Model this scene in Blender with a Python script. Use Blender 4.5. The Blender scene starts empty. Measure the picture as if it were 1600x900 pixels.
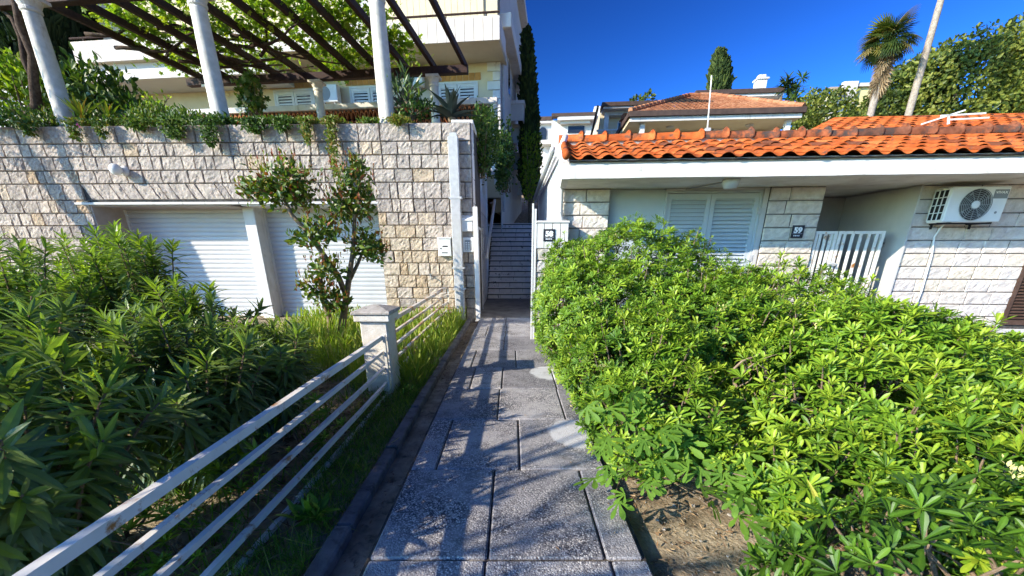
import bpy, math, random
import numpy as np
from mathutils import Vector, noise as mnoise
R = math.radians
rng = np.random.default_rng(7)
random.seed(7)
scene = bpy.context.scene
COL = scene.collection
# ------------------------------------------------------------------ camera
CAMZ, F, CX, CY = 1.6, 610.0, 800.0, 600.0        # photo is 1600x900, the top part of a 4:3 frame
PITCH = math.atan2(211.0, F)
CP, SP = math.cos(PITCH), math.sin(PITCH)
cd = bpy.data.cameras.new('camera'); cam = bpy.data.objects.new('camera', cd); COL.objects.link(cam)
cam.location = (0, 0, CAMZ); cam.rotation_euler = (R(90) - PITCH, 0, 0)
cd.sensor_width = 36; cd.lens = F / 1600 * 36; cd.shift_y = 150 / 1600
cd.clip_start = .05; cd.clip_end = 3000
scene.camera = cam

def ray(x, y):
    px, py = x - CX, y - CY
    return np.array([px, F * CP - py * SP, -F * SP - py * CP])
def W(x, y, Y):                                     # point of the place seen at photo pixel x,y at depth Y
    d = ray(x, y); t = Y / d[1]
    return np.array([d[0] * t, Y, CAMZ + d[2] * t])
def G(x, y, z=0.):
    d = ray(x, y); t = (z - CAMZ) / d[2]
    return np.array([d[0] * t, d[1] * t, z])
class Frame:
    def __init__(s, ox, oy, oz, slope):
        s.o = np.array([ox, oy, oz], float); a = math.atan(slope)
        s.u = np.array([math.cos(a), math.sin(a), 0]); s.v = np.array([-math.sin(a), math.cos(a), 0]); s.a = a
        s.M = np.stack([s.u, s.v, np.array([0, 0, 1.])], 1)
    def w(s, p): return np.asarray(p, float) @ s.M.T + s.o
    def l(s, p): return (np.asarray(p, float) - s.o) @ s.M
    def pl(s, x, y, yl=0.):                          # local (x,z) where the ray meets the plane local y=yl
        d = ray(x, y) @ s.M; o = (np.array([0, 0, CAMZ]) - s.o) @ s.M
        t = (yl - o[1]) / d[1]; return o[0] + t * d[0], o[2] + t * d[2]
ID = Frame(0, 0, 0, 0)

# ------------------------------------------------------------------ mesh builder
class MB:
    def __init__(s, fr=ID):
        s.v = []; s.fi = []; s.fs = []; s.t = []; s.n = 0; s.fr = fr
    def add(s, verts, faces, tint=.5):
        verts = np.asarray(verts, float).reshape(-1, 3)
        for f in faces:
            s.fi.append(np.asarray(f, np.int64) + s.n); s.fs.append(np.array([len(f)]))
        s.v.append(verts); s.t.append(np.broadcast_to(np.asarray(tint, float), (len(verts),)).copy()); s.n += len(verts)
    def addq(s, verts, quads, tint=.5):
        verts = np.asarray(verts, float).reshape(-1, 3); quads = np.asarray(quads, np.int64)
        s.fi.append((quads + s.n).ravel()); s.fs.append(np.full(len(quads), quads.shape[1]))
        s.v.append(verts); s.t.append(np.broadcast_to(np.asarray(tint, float), (len(verts),)).copy()); s.n += len(verts)
    def box(s, x0, x1, y0, y1, z0, z1, tint=.5):
        v = [(x, y, z) for x in (x0, x1) for y in (y0, y1) for z in (z0, z1)]
        s.add(v, [(0, 1, 3, 2), (4, 6, 7, 5), (0, 4, 5, 1), (2, 3, 7, 6), (0, 2, 6, 4), (1, 5, 7, 3)], tint); return s
    def hexa(s, b, t, tint=.5):                      # 4 bottom points (ccw), 4 top points
        s.add(list(b) + list(t), [(3, 2, 1, 0), (4, 5, 6, 7), (0, 1, 5, 4), (1, 2, 6, 5), (2, 3, 7, 6), (3, 0, 4, 7)], tint); return s
    def bar(s, p, q, w, h, tint=.5, up=(0, 0, 1)):
        p = np.asarray(p, float); q = np.asarray(q, float); d = q - p; d /= np.linalg.norm(d)
        x = np.cross(d, up); x /= np.linalg.norm(x); z = np.cross(x, d)
        c = [(-1, -1), (1, -1), (1, 1), (-1, 1)]
        a = [p + x * i * w / 2 + z * j * h / 2 for i, j in c]; b = [q + x * i * w / 2 + z * j * h / 2 for i, j in c]
        s.add(a + b, [(0, 1, 2, 3), (7, 6, 5, 4), (0, 4, 5, 1), (1, 5, 6, 2), (2, 6, 7, 3), (3, 7, 4, 0)], tint); return s
    def tube(s, pts, rad, n=8, tint=.5, cap=True):
        pts = np.asarray(pts, float); m = len(pts); rad = np.broadcast_to(np.asarray(rad, float), (m,))
        d = np.gradient(pts, axis=0); d /= np.linalg.norm(d, axis=1, keepdims=True) + 1e-9
        ref = np.array([0, 0, 1.]) if abs(d[0, 2]) < .9 else np.array([1., 0, 0])
        vs = []
        for i in range(m):
            x = np.cross(d[i], ref); x /= np.linalg.norm(x) + 1e-9; y = np.cross(x, d[i])
            ref = y if abs(np.dot(y, d[min(i + 1, m - 1)])) < .9 else ref
            a = np.linspace(0, 2 * np.pi, n, endpoint=False)
            vs.append(pts[i] + rad[i] * (np.cos(a)[:, None] * x + np.sin(a)[:, None] * y))
        q = [(i * n + j, i * n + (j + 1) % n, (i + 1) * n + (j + 1) % n, (i + 1) * n + j) for i in range(m - 1) for j in range(n)]
        b = s.n; s.addq(np.concatenate(vs), q, tint)
        if cap:
            s.fi += [np.arange(b, b + n)[::-1], np.arange(b + (m - 1) * n, b + m * n)]; s.fs += [np.array([n]), np.array([n])]
        return s
    def lathe(s, prof, c=(0, 0, 0), n=16, tint=.5, ax=None):
        prof = np.asarray(prof, float); m = len(prof); a = np.linspace(0, 2 * np.pi, n, endpoint=False)
        v = np.stack([np.outer(prof[:, 0], np.cos(a)), np.outer(prof[:, 0], np.sin(a)), np.repeat(prof[:, 1:2], n, 1)], -1).reshape(-1, 3)
        if ax is not None:
            z = np.asarray(ax, float); z /= np.linalg.norm(z); r = np.array([0, 0, 1.]) if abs(z[2]) < .9 else np.array([1., 0, 0])
            x = np.cross(r, z); x /= np.linalg.norm(x); y = np.cross(z, x); v = v @ np.stack([x, y, z])
        v = v + np.asarray(c, float)
        q = [(i * n + j, i * n + (j + 1) % n, (i + 1) * n + (j + 1) % n, (i + 1) * n + j) for i in range(m - 1) for j in range(n)]
        b = s.n; s.addq(v, q, tint)
        s.fi += [np.arange(b, b + n)[::-1], np.arange(b + (m - 1) * n, b + m * n)]; s.fs += [np.array([n]), np.array([n])]
        return s
    def prism(s, poly, p0, axis_u, axis_v, ext, tint=.5):
        p0 = np.asarray(p0, float); U = np.asarray(axis_u, float); V = np.asarray(axis_v, float); E = np.asarray(ext, float)
        n = len(poly); a = [p0 + U * x + V * y for x, y in poly]; b = [q + E for q in a]
        s.add(a + b, [tuple(range(n))[::-1], tuple(range(n, 2 * n))] + [(i, (i + 1) % n, n + (i + 1) % n, n + i) for i in range(n)], tint); return s
    def scatter(s, proto, pos, rot, sc, tint):
        pv, pq = proto; pos = np.asarray(pos, float); n = len(pos)
        if n == 0: return s
        sc = np.asarray(sc, float)
        sc = np.broadcast_to(sc[:, None] if sc.ndim == 1 else (sc if sc.ndim == 2 else np.full((n, 1), sc)), (n, 3))
        v = np.einsum('nij,nkj->nki', rot, pv[None] * sc[:, None, :]) + pos[:, None, :]
        q = pq[None] + (np.arange(n) * len(pv))[:, None, None]
        tv = np.broadcast_to(np.asarray(tint, float), (n,))[:, None] + np.where(np.arange(len(pv)) % 3 == 1, .13, -.03)[None]
        s.addq(v.reshape(-1, 3), q.reshape(-1, pq.shape[1]), np.clip(tv, 0, 1).ravel())
        return s
    def build(s, name, mat, parent=None, loc=None, smooth=False, bevel=0., seg=1):
        v = s.fr.w(np.concatenate(s.v)); o_loc = np.zeros(3)
        if parent is not None: o_loc = np.array(parent['_loc'])
        elif loc is not None: o_loc = np.asarray(loc, float)
        v = v - o_loc
        me = bpy.data.meshes.new(name); fs = np.concatenate(s.fs); fi = np.concatenate(s.fi)
        me.vertices.add(len(v)); me.vertices.foreach_set('co', v.astype(np.float32).ravel())
        me.loops.add(len(fi)); me.loops.foreach_set('vertex_index', fi.astype(np.int32))
        me.polygons.add(len(fs)); me.polygons.foreach_set('loop_start', np.concatenate([[0], np.cumsum(fs)[:-1]]).astype(np.int32))
        me.polygons.foreach_set('loop_total', fs.astype(np.int32))
        at = me.attributes.new('tint', 'FLOAT', 'POINT'); at.data.foreach_set('value', np.concatenate(s.t).astype(np.float32))
        me.update(calc_edges=True); me.validate()
        me.polygons.foreach_set('use_smooth', np.full(len(me.polygons), smooth))
        me.materials.append(mat)
        o = bpy.data.objects.new(name, me); COL.objects.link(o)
        if parent is not None: o.parent = parent; o['_loc'] = list(map(float, o_loc))
        else: o.location = o_loc; o['_loc'] = list(map(float, o_loc))
        if bevel:
            b = o.modifiers.new('bevel', 'BEVEL'); b.width = bevel; b.segments = seg; b.limit_method = 'ANGLE'
        return o
def tag(o, label, cat, group=None, kind=None):
    if label: o['label'] = label
    if cat: o['category'] = cat
    if group: o['group'] = group
    if kind: o['kind'] = kind
    return o
def thing(name, label, cat, loc, group=None):
    o = bpy.data.objects.new(name, None); COL.objects.link(o); o.location = tuple(map(float, loc)); o.empty_display_size = .1
    o['_loc'] = list(map(float, loc)); return tag(o, label, cat, group)
def struct(name, mb, mat, **k):
    o = mb.build(name, mat, **k); o['kind'] = 'structure'; return o
def nrm(a): return a / (np.linalg.norm(a, axis=-1, keepdims=True) + 1e-9)
def frames(d, up):
    d = nrm(d); up = np.broadcast_to(up, d.shape); x = nrm(np.cross(d, up)); z = np.cross(x, d)
    return np.stack([x, d, z], -1)
def rdir(n): return nrm(rng.normal(size=(n, 3)))

# ------------------------------------------------------------------ materials
def nd(t, typ, ins=None, **props):
    n = t.nodes.new(typ)
    for k, v in props.items(): setattr(n, k, v)
    for k, v in (ins or {}).items():
        if isinstance(v, bpy.types.NodeSocket): t.links.new(v, n.inputs[k])
        elif isinstance(v, tuple) and len(v) == 3 and n.inputs[k].type == 'RGBA': n.inputs[k].default_value = (*v, 1)
        else: n.inputs[k].default_value = v
    return n
def ramp(t, fac, stops, interp='LINEAR'):
    n = nd(t, 'ShaderNodeValToRGB', {'Fac': fac}); e = n.color_ramp.elements; n.color_ramp.interpolation = interp
    while len(e) < len(stops): e.new(.5)
    for el, (p, c) in zip(e, stops):
        el.position = p; el.color = (*c, 1) if len(c) == 3 else c
    return n.outputs['Color']
def mixc(t, fac, a, b, mode='MIX'):
    n = nd(t, 'ShaderNodeMix', data_type='RGBA', blend_type=mode)
    for k, v in ((0, fac), (6, a), (7, b)):
        if isinstance(v, bpy.types.NodeSocket): t.links.new(v, n.inputs[k])
        else: n.inputs[k].default_value = (*v, 1) if isinstance(v, tuple) else v
    return n.outputs[2]
def math_(t, op, a, b=0.):
    n = nd(t, 'ShaderNodeMath', operation=op)
    for k, v in ((0, a), (1, b)):
        if isinstance(v, bpy.types.NodeSocket): t.links.new(v, n.inputs[k])
        else: n.inputs[k].default_value = v
    return n.outputs[0]
def tree(name):
    m = bpy.data.materials.new(name); m.use_nodes = True; t = m.node_tree; t.nodes.clear()
    out = nd(t, 'ShaderNodeOutputMaterial'); co = nd(t, 'ShaderNodeTexCoord').outputs['Object']
    return m, t, out, co
def noise(t, co, scale, detail=4, rough=.6):
    return nd(t, 'ShaderNodeTexNoise', {'Vector': co, 'Scale': scale, 'Detail': detail, 'Roughness': rough}).outputs['Fac']
def mat(name, base, base2=None, tint=None, scale=6, rough=.75, bump=.15, bscale=60, dirt=None, streak=None, spec=.3, metal=0.):
    m, t, out, co = tree(name)
    if tint: c = ramp(t, nd(t, 'ShaderNodeAttribute', attribute_name='tint').outputs['Fac'], tint)
    else: c = None
    nz = noise(t, co, scale)
    if base2 is not None:
        f = ramp(t, nz, [(.35, (0, 0, 0)), (.65, (1, 1, 1))])
        c2 = mixc(t, f, base, base2)
        c = c2 if c is None else mixc(t, 1., c, c2, 'MULTIPLY')
    elif c is None: c = mixc(t, 0., base, base)
    if dirt:                                         # (colour, scale, lo, hi)
        f = ramp(t, noise(t, co, dirt[1], 6, .7), [(dirt[2], (0, 0, 0)), (dirt[3], (1, 1, 1))])
        c = mixc(t, f, c, dirt[0])
    if streak:                                       # vertical runs of dirt or rust
        mp = nd(t, 'ShaderNodeMapping', {'Vector': co, 'Scale': streak[4] if len(streak) > 4 else (1, 1, .12)}).outputs[0]
        f = ramp(t, noise(t, mp, streak[1], 5, .65), [(streak[2], (0, 0, 0)), (streak[3], (1, 1, 1))])
        c = mixc(t, f, c, streak[0])
    b = nd(t, 'ShaderNodeBsdfPrincipled', {'Base Color': c, 'Roughness': rough, 'Specular IOR Level': spec, 'Metallic': metal})
    if bump:
        bn = nd(t, 'ShaderNodeBump', {'Strength': bump, 'Distance': .02, 'Height': noise(t, co, bscale, 5, .65)})
        t.links.new(bn.outputs[0], b.inputs['Normal'])
    t.links.new(b.outputs[0], out.inputs['Surface']); return m
def leafmat(name, stops, transl=.3, tcol=None, rough=.42, spec=.35):
    m, t, out, co = tree(name)
    c = ramp(t, nd(t, 'ShaderNodeAttribute', attribute_name='tint').outputs['Fac'], stops)
    c = mixc(t, .35, c, mixc(t, noise(t, co, 30, 2), (.45, .45, .45), (1.5, 1.5, 1.5)), 'MULTIPLY')
    b = nd(t, 'ShaderNodeBsdfPrincipled', {'Base Color': c, 'Roughness': rough, 'Specular IOR Level': spec})
    tc = mixc(t, 1., c, tcol or (1.5, 1.6, .55), 'MULTIPLY')
    tr = nd(t, 'ShaderNodeBsdfTranslucent', {'Color': tc})
    mx = nd(t, 'ShaderNodeMixShader', {0: transl, 1: b.outputs[0], 2: tr.outputs[0]})
    t.links.new(mx.outputs[0], out.inputs['Surface']); return m

STONE = mat('pale_limestone', (1.0, 1.0, 1.0), (.72, .70, .68), tint=[(0, (.30, .27, .25)), (.35, (.46, .405, .365)), (.7, (.57, .50, .44)), (.9, (.56, .47, .37)), (1, (.50, .38, .26))], scale=14, rough=.9, bump=1., bscale=28, dirt=((.16, .15, .15), 16, .58, .70), streak=((.25, .22, .20), 4, .60, .78), spec=.1)
STONE_R = mat('dressed_limestone', (1., 1., 1.), (.82, .8, .78), tint=[(0, (.52, .49, .47)), (.5, (.66, .62, .60)), (1, (.68, .62, .53))], scale=12, rough=.9, bump=.6, bscale=50, dirt=((.22, .2, .17), 6, .62, .8), spec=.1)
MORTAR = mat('dark_mortar', (.055, .05, .048), (.10, .095, .09), scale=20, rough=.95, bump=.4)
PANEL = mat('stone_cladding', (.68, .67, .68), (.56, .55, .56), scale=3, rough=.85, bump=.3, dirt=((.3, .28, .25), 3, .6, .8))
WHITE = mat('white_paint', (.70, .70, .69), (.63, .63, .62), scale=4, rough=.5, bump=.04, spec=.35, dirt=((.5, .47, .42), 5, .66, .85))
RENDERW = mat('white_render', (.68, .67, .65), (.60, .59, .57), scale=2.5, rough=.85, bump=.25, bscale=90, dirt=((.33, .31, .28), 4.5, .60, .78), streak=((.40, .38, .35), 6, .56, .78))
SOFFIT = mat('aged_soffit_paint', (.78, .75, .66), (.60, .57, .48), scale=2.2, rough=.9, bump=.2, dirt=((.22, .18, .13), 2.6, .62, .78), spec=.1)
RUSTW = mat('white_rail_paint', (.78, .76, .71), (.68, .66, .60), scale=6, rough=.45, bump=.05, dirt=((.36, .15, .035), 6.5, .575, .67), spec=.4)
RUSTF = mat('rusty_white_rail_paint', (.72, .70, .66), (.6, .48, .33), scale=3, rough=.6, bump=.1, dirt=((.42, .19, .05), 3.0, .50, .62), spec=.3)
POSTP = mat('weathered_white_pillar', (.72, .69, .63), (.58, .55, .48), scale=7, rough=.8, bump=.35, dirt=((.3, .25, .17), 4, .62, .78), streak=((.5, .4, .22), 8, .62, .8))
CAPST = mat('lichened_cap_stone', (.36, .33, .29), (.5, .46, .41), scale=18, rough=.95, bump=.6, dirt=((.12, .11, .1), 14, .55, .7), spec=.05)
SHUT = mat('white_slat_metal', (.52, .53, .55), (.47, .48, .50), scale=1.5, rough=.4, bump=0, spec=.4)
BLUEW = mat('pale_grey_shutter', (.46, .51, .54), (.42, .47, .50), scale=2, rough=.45, bump=.02)
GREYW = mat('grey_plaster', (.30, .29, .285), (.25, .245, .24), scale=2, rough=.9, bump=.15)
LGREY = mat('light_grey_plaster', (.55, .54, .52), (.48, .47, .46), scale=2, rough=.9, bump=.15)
CREAM = mat('cream_render', (.70, .59, .39), (.62, .52, .34), scale=1.5, rough=.9, bump=.12, dirt=((.4, .34, .25), 2, .66, .85))
CREAML = mat('pale_cream_render', (.66, .58, .42), (.60, .52, .37), scale=1.5, rough=.9, bump=.1)
PINKW = mat('pinkish_white_cladding', (.64, .58, .53), (.57, .52, .48), scale=2, rough=.8, bump=.1, streak=((.5, .44, .4), 7, .62, .82))
TERRA = mat('terracotta_tile', (1., 1., 1.), (.72, .62, .55), tint=[(0, (.13, .06, .04)), (.25, (.30, .08, .03)), (.6, (.53, .125, .03)), (1, (.62, .19, .06))], scale=9, rough=.85, bump=.3, dirt=((.10, .06, .045), 6, .555, .66), spec=.15)
RIDGE = mat('lichened_ridge_tile', (1., 1., 1.), (.45, .42, .4), tint=[(0, (.14, .07, .05)), (.6, (.40, .12, .05)), (1, (.55, .17, .06))], scale=8, rough=.9, bump=.4, dirt=((.07, .055, .05), 4, .5, .62), spec=.1)
TERRA_OLD = mat('weathered_roof_tile', (1., 1., 1.), (.7, .65, .6), tint=[(0, (.22, .10, .06)), (.5, (.40, .17, .09)), (1, (.5, .26, .15))], scale=6, rough=.9, bump=.3, spec=.1)
LATT = mat('terracotta_screen', (.42, .15, .06), (.3, .1, .045), scale=10, rough=.9, bump=.2)
BRICKO = mat('orange_lintel_tile', (.55, .28, .09), (.46, .22, .07), scale=9, rough=.85, bump=.2)
WOOD = mat('dark_stained_timber', (.028, .014, .012), (.05, .025, .02), scale=12, rough=.75, bump=.3, streak=((.10, .05, .04), 9, .62, .8, (.4, 1, 1)))
BROWN = mat('brown_shutter_paint', (.07, .04, .03), (.1, .06, .045), scale=8, rough=.5, bump=.05)
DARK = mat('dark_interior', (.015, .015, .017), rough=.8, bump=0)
GLASS = mat('dark_window_glass', (.02, .025, .03), rough=.08, bump=0, spec=.6)
BARK = mat('grey_brown_bark', (.16, .115, .075), (.27, .20, .14), scale=18, rough=.95, bump=.7, bscale=50, spec=.05)
BARKD = mat('dark_vine_bark', (.05, .035, .028), (.12, .09, .07), scale=16, rough=.95, bump=.7, spec=.05)
DEADW = mat('pale_dead_twig', (.22, .16, .10), (.34, .26, .17), scale=20, rough=.9, bump=.3)
PALMT = mat('pale_palm_trunk', (.42, .37, .31), (.28, .24, .2), scale=9, rough=.95, bump=.6, streak=((.2, .17, .14), 14, .5, .7, (.3, .3, 3)))
BLACKP = mat('black_plate_enamel', (.012, .012, .02), rough=.35, bump=0, spec=.5)
CHARW = mat('white_enamel_figures', (.8, .8, .8), rough=.4, bump=0)
PLASTW = mat('white_plastic', (.74, .75, .75), (.68, .69, .69), scale=4, rough=.4, bump=0, dirt=((.5, .48, .44), 9, .66, .85))
PLASTG = mat('grey_plastic', (.25, .26, .27), rough=.5, bump=0)
METALG = mat('galvanised_metal', (.5, .51, .52), (.4, .41, .42), scale=10, rough=.5, bump=.05)
BADGE = mat('grey_badge', (.22, .23, .24), rough=.4, bump=0)
CONC = mat('grey_concrete', (.33, .31, .29), (.24, .23, .22), scale=4, rough=.95, bump=.4, bscale=70, dirt=((.12, .11, .1), 5, .58, .75))
STEPM = mat('pink_white_step_paint', (.86, .76, .68), (.74, .64, .57), scale=4, rough=.85, bump=.3, dirt=((.10, .08, .075), 6, .6, .66))
FARW = mat('far_white_render', (.62, .60, .58), (.57, .55, .53), scale=.8, rough=.9, bump=.05)
FARY = mat('far_pale_yellow_render', (.66, .60, .33), (.6, .55, .3), scale=.8, rough=.9, bump=.05)
SLATE = mat('dark_roof_edge', (.06, .04, .035), (.09, .06, .05), scale=5, rough=.8, bump=.1)
SOILT = mat('leaf_litter_brown', (.12, .07, .04), None, tint=[(0, (.10, .05, .03)), (.5, (.26, .16, .08)), (1, (.45, .34, .2))], rough=.9, bump=.2)

# leaves
L_OLE = leafmat('oleander_leaf', [(0, (.07, .11, .066)), (.45, (.135, .20, .075)), (.8, (.21, .31, .042)), (1, (.33, .42, .045))], .4, rough=.36, spec=.5)
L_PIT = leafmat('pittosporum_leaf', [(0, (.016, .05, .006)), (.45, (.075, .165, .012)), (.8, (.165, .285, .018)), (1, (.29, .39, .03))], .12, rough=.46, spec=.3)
L_FIG = leafmat('fig_leaf', [(0, (.07, .17, .02)), (1, (.16, .30, .035))], .35, rough=.6)
L_GRS = leafmat('grass_blade', [(0, (.04, .10, .016)), (.5, (.14, .25, .025)), (.85, (.30, .37, .045)), (1, (.48, .43, .18))], .4, rough=.6)
L_MYR = leafmat('myrtle_leaf', [(0, (.018, .046, .012)), (.55, (.075, .14, .020)), (.8, (.21, .27, .028)), (.9, (.2, .09, .03)), (1, (.32, .06, .03))], .25)
L_VIN = leafmat('grape_leaf', [(0, (.07, .14, .018)), (.6, (.18, .28, .028)), (1, (.34, .39, .05))], .55, rough=.55)
L_MIX = leafmat('terrace_leaf', [(0, (.02, .055, .014)), (.6, (.07, .14, .022)), (.9, (.17, .23, .03)), (1, (.24, .13, .04))], .3)
L_CYP = leafmat('cypress_scale', [(0, (.012, .028, .010)), (.6, (.038, .07, .018)), (1, (.11, .15, .03))], .1, rough=.8)
L_FAR = leafmat('hillside_leaf', [(0, (.018, .038, .010)), (.6, (.085, .125, .02)), (1, (.25, .27, .045))], .25, rough=.5)
L_PAL = leafmat('palm_frond', [(0, (.02, .045, .012)), (.6, (.06, .10, .02)), (.8, (.28, .28, .03)), (1, (.3, .22, .12))], .25, rough=.55)
L_SKT = leafmat('dead_palm_frond', [(0, (.14, .10, .055)), (1, (.38, .28, .16))], .2, tcol=(1.2, 1.1, .8), rough=.8)
L_AGA = leafmat('agave_blade', [(0, (.018, .03, .028)), (1, (.07, .095, .085))], .05, rough=.6)
FLOWER = mat('magenta_petal', (.45, .04, .25), rough=.6, bump=0)
# ------------------------------------------------------------------ leaf shapes
def leafp(prof, fold=.25, curl=.2):
    v = []; q = []
    for y, w in prof:
        z = -curl * y * y
        v += [(-w, y, z + fold * w), (0, y, z), (w, y, z + fold * w)]
    for i in range(len(prof) - 1):
        a = i * 3; q += [(a, a + 1, a + 4, a + 3), (a + 1, a + 2, a + 5, a + 4)]
    return np.array(v, float), np.array(q)
def joinp(parts):
    v = []; q = []; n = 0
    for pv, pq in parts: v.append(pv); q.append(pq + n); n += len(pv)
    return np.concatenate(v), np.concatenate(q)
def rotp(p, a, s=1.):
    v, q = p; c, sn = math.cos(a), math.sin(a)
    return np.stack([v[:, 0] * c - v[:, 1] * sn, v[:, 0] * sn + v[:, 1] * c, v[:, 2]], 1) * s, q
P_OLE = leafp([(0, .012), (.2, .075), (.5, .1), (.8, .065), (1, .004)], .3, .22)
P_OBO = leafp([(0, .02), (.35, .062), (.70, .118), (.88, .098), (.97, .045), (1, .01)], .28, .16)
P_OVA = leafp([(0, .03), (.3, .24), (.6, .24), (1, .02)], .25, .15)
P_BLADE = leafp([(0, .02), (.35, .018), (.7, .012), (1, .001)], .2, .35)
_lobe = leafp([(0, .03), (.4, .07), (.7, .14), (.9, .11), (1, .02)], .1, .1)
P_FIG = joinp([rotp(_lobe, a, s) for a, s in ((0, 1), (.62, .88), (-.62, .88), (1.35, .62), (-1.35, .62))])
_lb2 = leafp([(0, .12), (.5, .26), (.8, .18), (1, .01)], .08, .15)
P_VINE = joinp([rotp(_lb2, a, s) for a, s in ((0, 1), (.9, .85), (-.9, .85), (2.0, .6), (-2.0, .6))])
P_TUFT = (np.array([(-.22, 0, 0), (.22, 0, 0), (.1, 1, .05), (-.1, 1, .05), (0, 0, -.22), (0, 0, .22), (.05, 1, .1), (.05, 1, -.1)], float), np.array([(0, 1, 2, 3), (4, 5, 6, 7)]))
P_LITTER = leafp([(0, .02), (.5, .14), (1, .01)], .5, -.2)

def ell_points(ells, n, lo=.8, hi=1.03, cull=.82, zmin=.05, lump=.07):
    """points on the lumpy outside of a union of ellipsoids, with outward normals"""
    ar = np.array([(r[0] * r[1] + r[0] * r[2] + r[1] * r[2]) for c, r in ells]); ar /= ar.sum()
    ps = []; ns = []
    for (c, r), a in zip(ells, ar):
        k = int(n * a * 1.6) + 4; d = rdir(k); r = np.array(r); c = np.array(c)
        lm = 1 + lump * (np.sin(d[:, 0] * 7 + c[0] * 5) + np.sin(d[:, 1] * 8 + c[1] * 3) + np.sin(d[:, 2] * 7 + 2 * c[2]))
        p = c + d * r * (lm * rng.uniform(lo, hi, k))[:, None]; nn = nrm(d / r)
        ok = p[:, 2] > zmin
        for c2, r2 in ells:
            if c2 is not c: ok &= (((p - np.array(c2)) / np.array(r2)) ** 2).sum(1) > cull ** 2 - 1e-6 if not np.allclose(c2, c) else True
        ps.append(p[ok]); ns.append(nn[ok])
    p = np.concatenate(ps); m = np.concatenate(ns)
    if len(p) > n: i = rng.permutation(len(p))[:n]; p, m = p[i], m[i]
    return p, m
def rosettes(mb, p, axis, proto, k, ln, wid=1., e0=.15, e1=1.0, tint=(.2, .8)):
    n = len(p); axis = nrm(axis)
    ref = np.where(np.abs(axis[:, 2:3]) < .9, np.array([[0, 0, 1.]]), np.array([[1., 0, 0]]))
    t1 = nrm(np.cross(axis, ref)); t2 = np.cross(axis, t1)
    base = rng.uniform(*tint, n); sz = rng.uniform(.6, 1.3, n)
    for j in range(k):
        ph = j * 2.39996 + rng.normal(0, .15, n); f = j / max(1, k - 1)
        e = e0 + (e1 - e0) * f + rng.normal(0, .15, n)
        d = (np.cos(e) * np.cos(ph))[:, None] * t1 + (np.cos(e) * np.sin(ph))[:, None] * t2 + np.sin(e)[:, None] * axis
        s = ln * sz * rng.uniform(.8, 1.15, n) * (1 - .35 * f)
        mb.scatter(proto, p + axis * (ln * .12 * f), frames(d, axis), np.stack([s * wid, s, s], 1), np.clip(base + rng.normal(0, .1, n) + .18 * f, 0, 1))
def leaves(mb, p, nrmv, proto, ln, wid=1., up=.5, out=.6, rnd=.6, tint=(.1, .9)):
    n = len(p); d = nrm(nrmv * out + rdir(n) * rnd + np.array([0, 0, up])); s = ln * rng.uniform(.65, 1.25, n)
    mb.scatter(proto, p, frames(d, nrmv + rdir(n) * .5 + np.array([0, 0, .4])), np.stack([s * wid, s, s], 1), np.clip(rng.uniform(*tint, n), 0, 1))
def clumpy_tint(p, sc, lo, hi):
    return np.array([lo + (hi - lo) * (.5 + .5 * mnoise.noise(Vector(q * sc))) for q in p])
def twigs(mb, base, targets, r0=.012, r1=.004, bend=.15, n=6):
    for q in targets:
        b = np.asarray(base) + np.array([rng.normal(0, .06), rng.normal(0, .06), 0]); m = (b + q) / 2 + np.array([0, 0, bend]) * rng.uniform(-.3, 1) + rng.normal(0, .05, 3)
        t = np.linspace(0, 1, 6)[:, None]
        mb.tube((1 - t) ** 2 * b + 2 * t * (1 - t) * m + t * t * q, np.linspace(r0, r1, 6), n, rng.uniform(.2, .8))
# ------------------------------------------------------------------ the ground
def hill(x, y):
    h = np.where(y < 13.4, 0., np.where(y < 17.4, np.clip((y - 13.4) * .6 - .3, 0, 9), 2.1 + (y - 17.4) * .2))
    h = np.where(y > 70, 2.1 + 52.6 * .2 + (y - 70) * .12, h); return np.minimum(h, 40)
xs = np.concatenate([[-600, -300, -120, -60, -30], np.linspace(-16, 16, 33), [30, 60, 120, 300, 600]])
ys = np.concatenate([[-600, -200, -50, -20, -8], np.linspace(-4, 20, 73), [25, 32, 40, 50, 60, 70, 90, 120, 200, 400, 900]])
XX, YY = np.meshgrid(xs, ys); ZZ = hill(XX, YY) - .04
ZZ += np.where((YY < 12), .012 * np.sin(XX * 2.3 + YY) * np.cos(YY * 1.7), 0)
nx, ny = len(xs), len(ys)
gm = MB(); gm.addq(np.stack([XX, YY, ZZ], -1).reshape(-1, 3), [(j * nx + i, j * nx + i + 1, (j + 1) * nx + i + 1, (j + 1) * nx + i) for j in range(ny - 1) for i in range(nx - 1)])
SOIL = mat('dry_garden_soil', (.22, .17, .11), (.46, .38, .26), scale=5, rough=.98, bump=.9, bscale=35, dirt=((.05, .045, .03), 6, .56, .72), spec=.05)
struct('ground', gm, SOIL, smooth=True)

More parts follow.
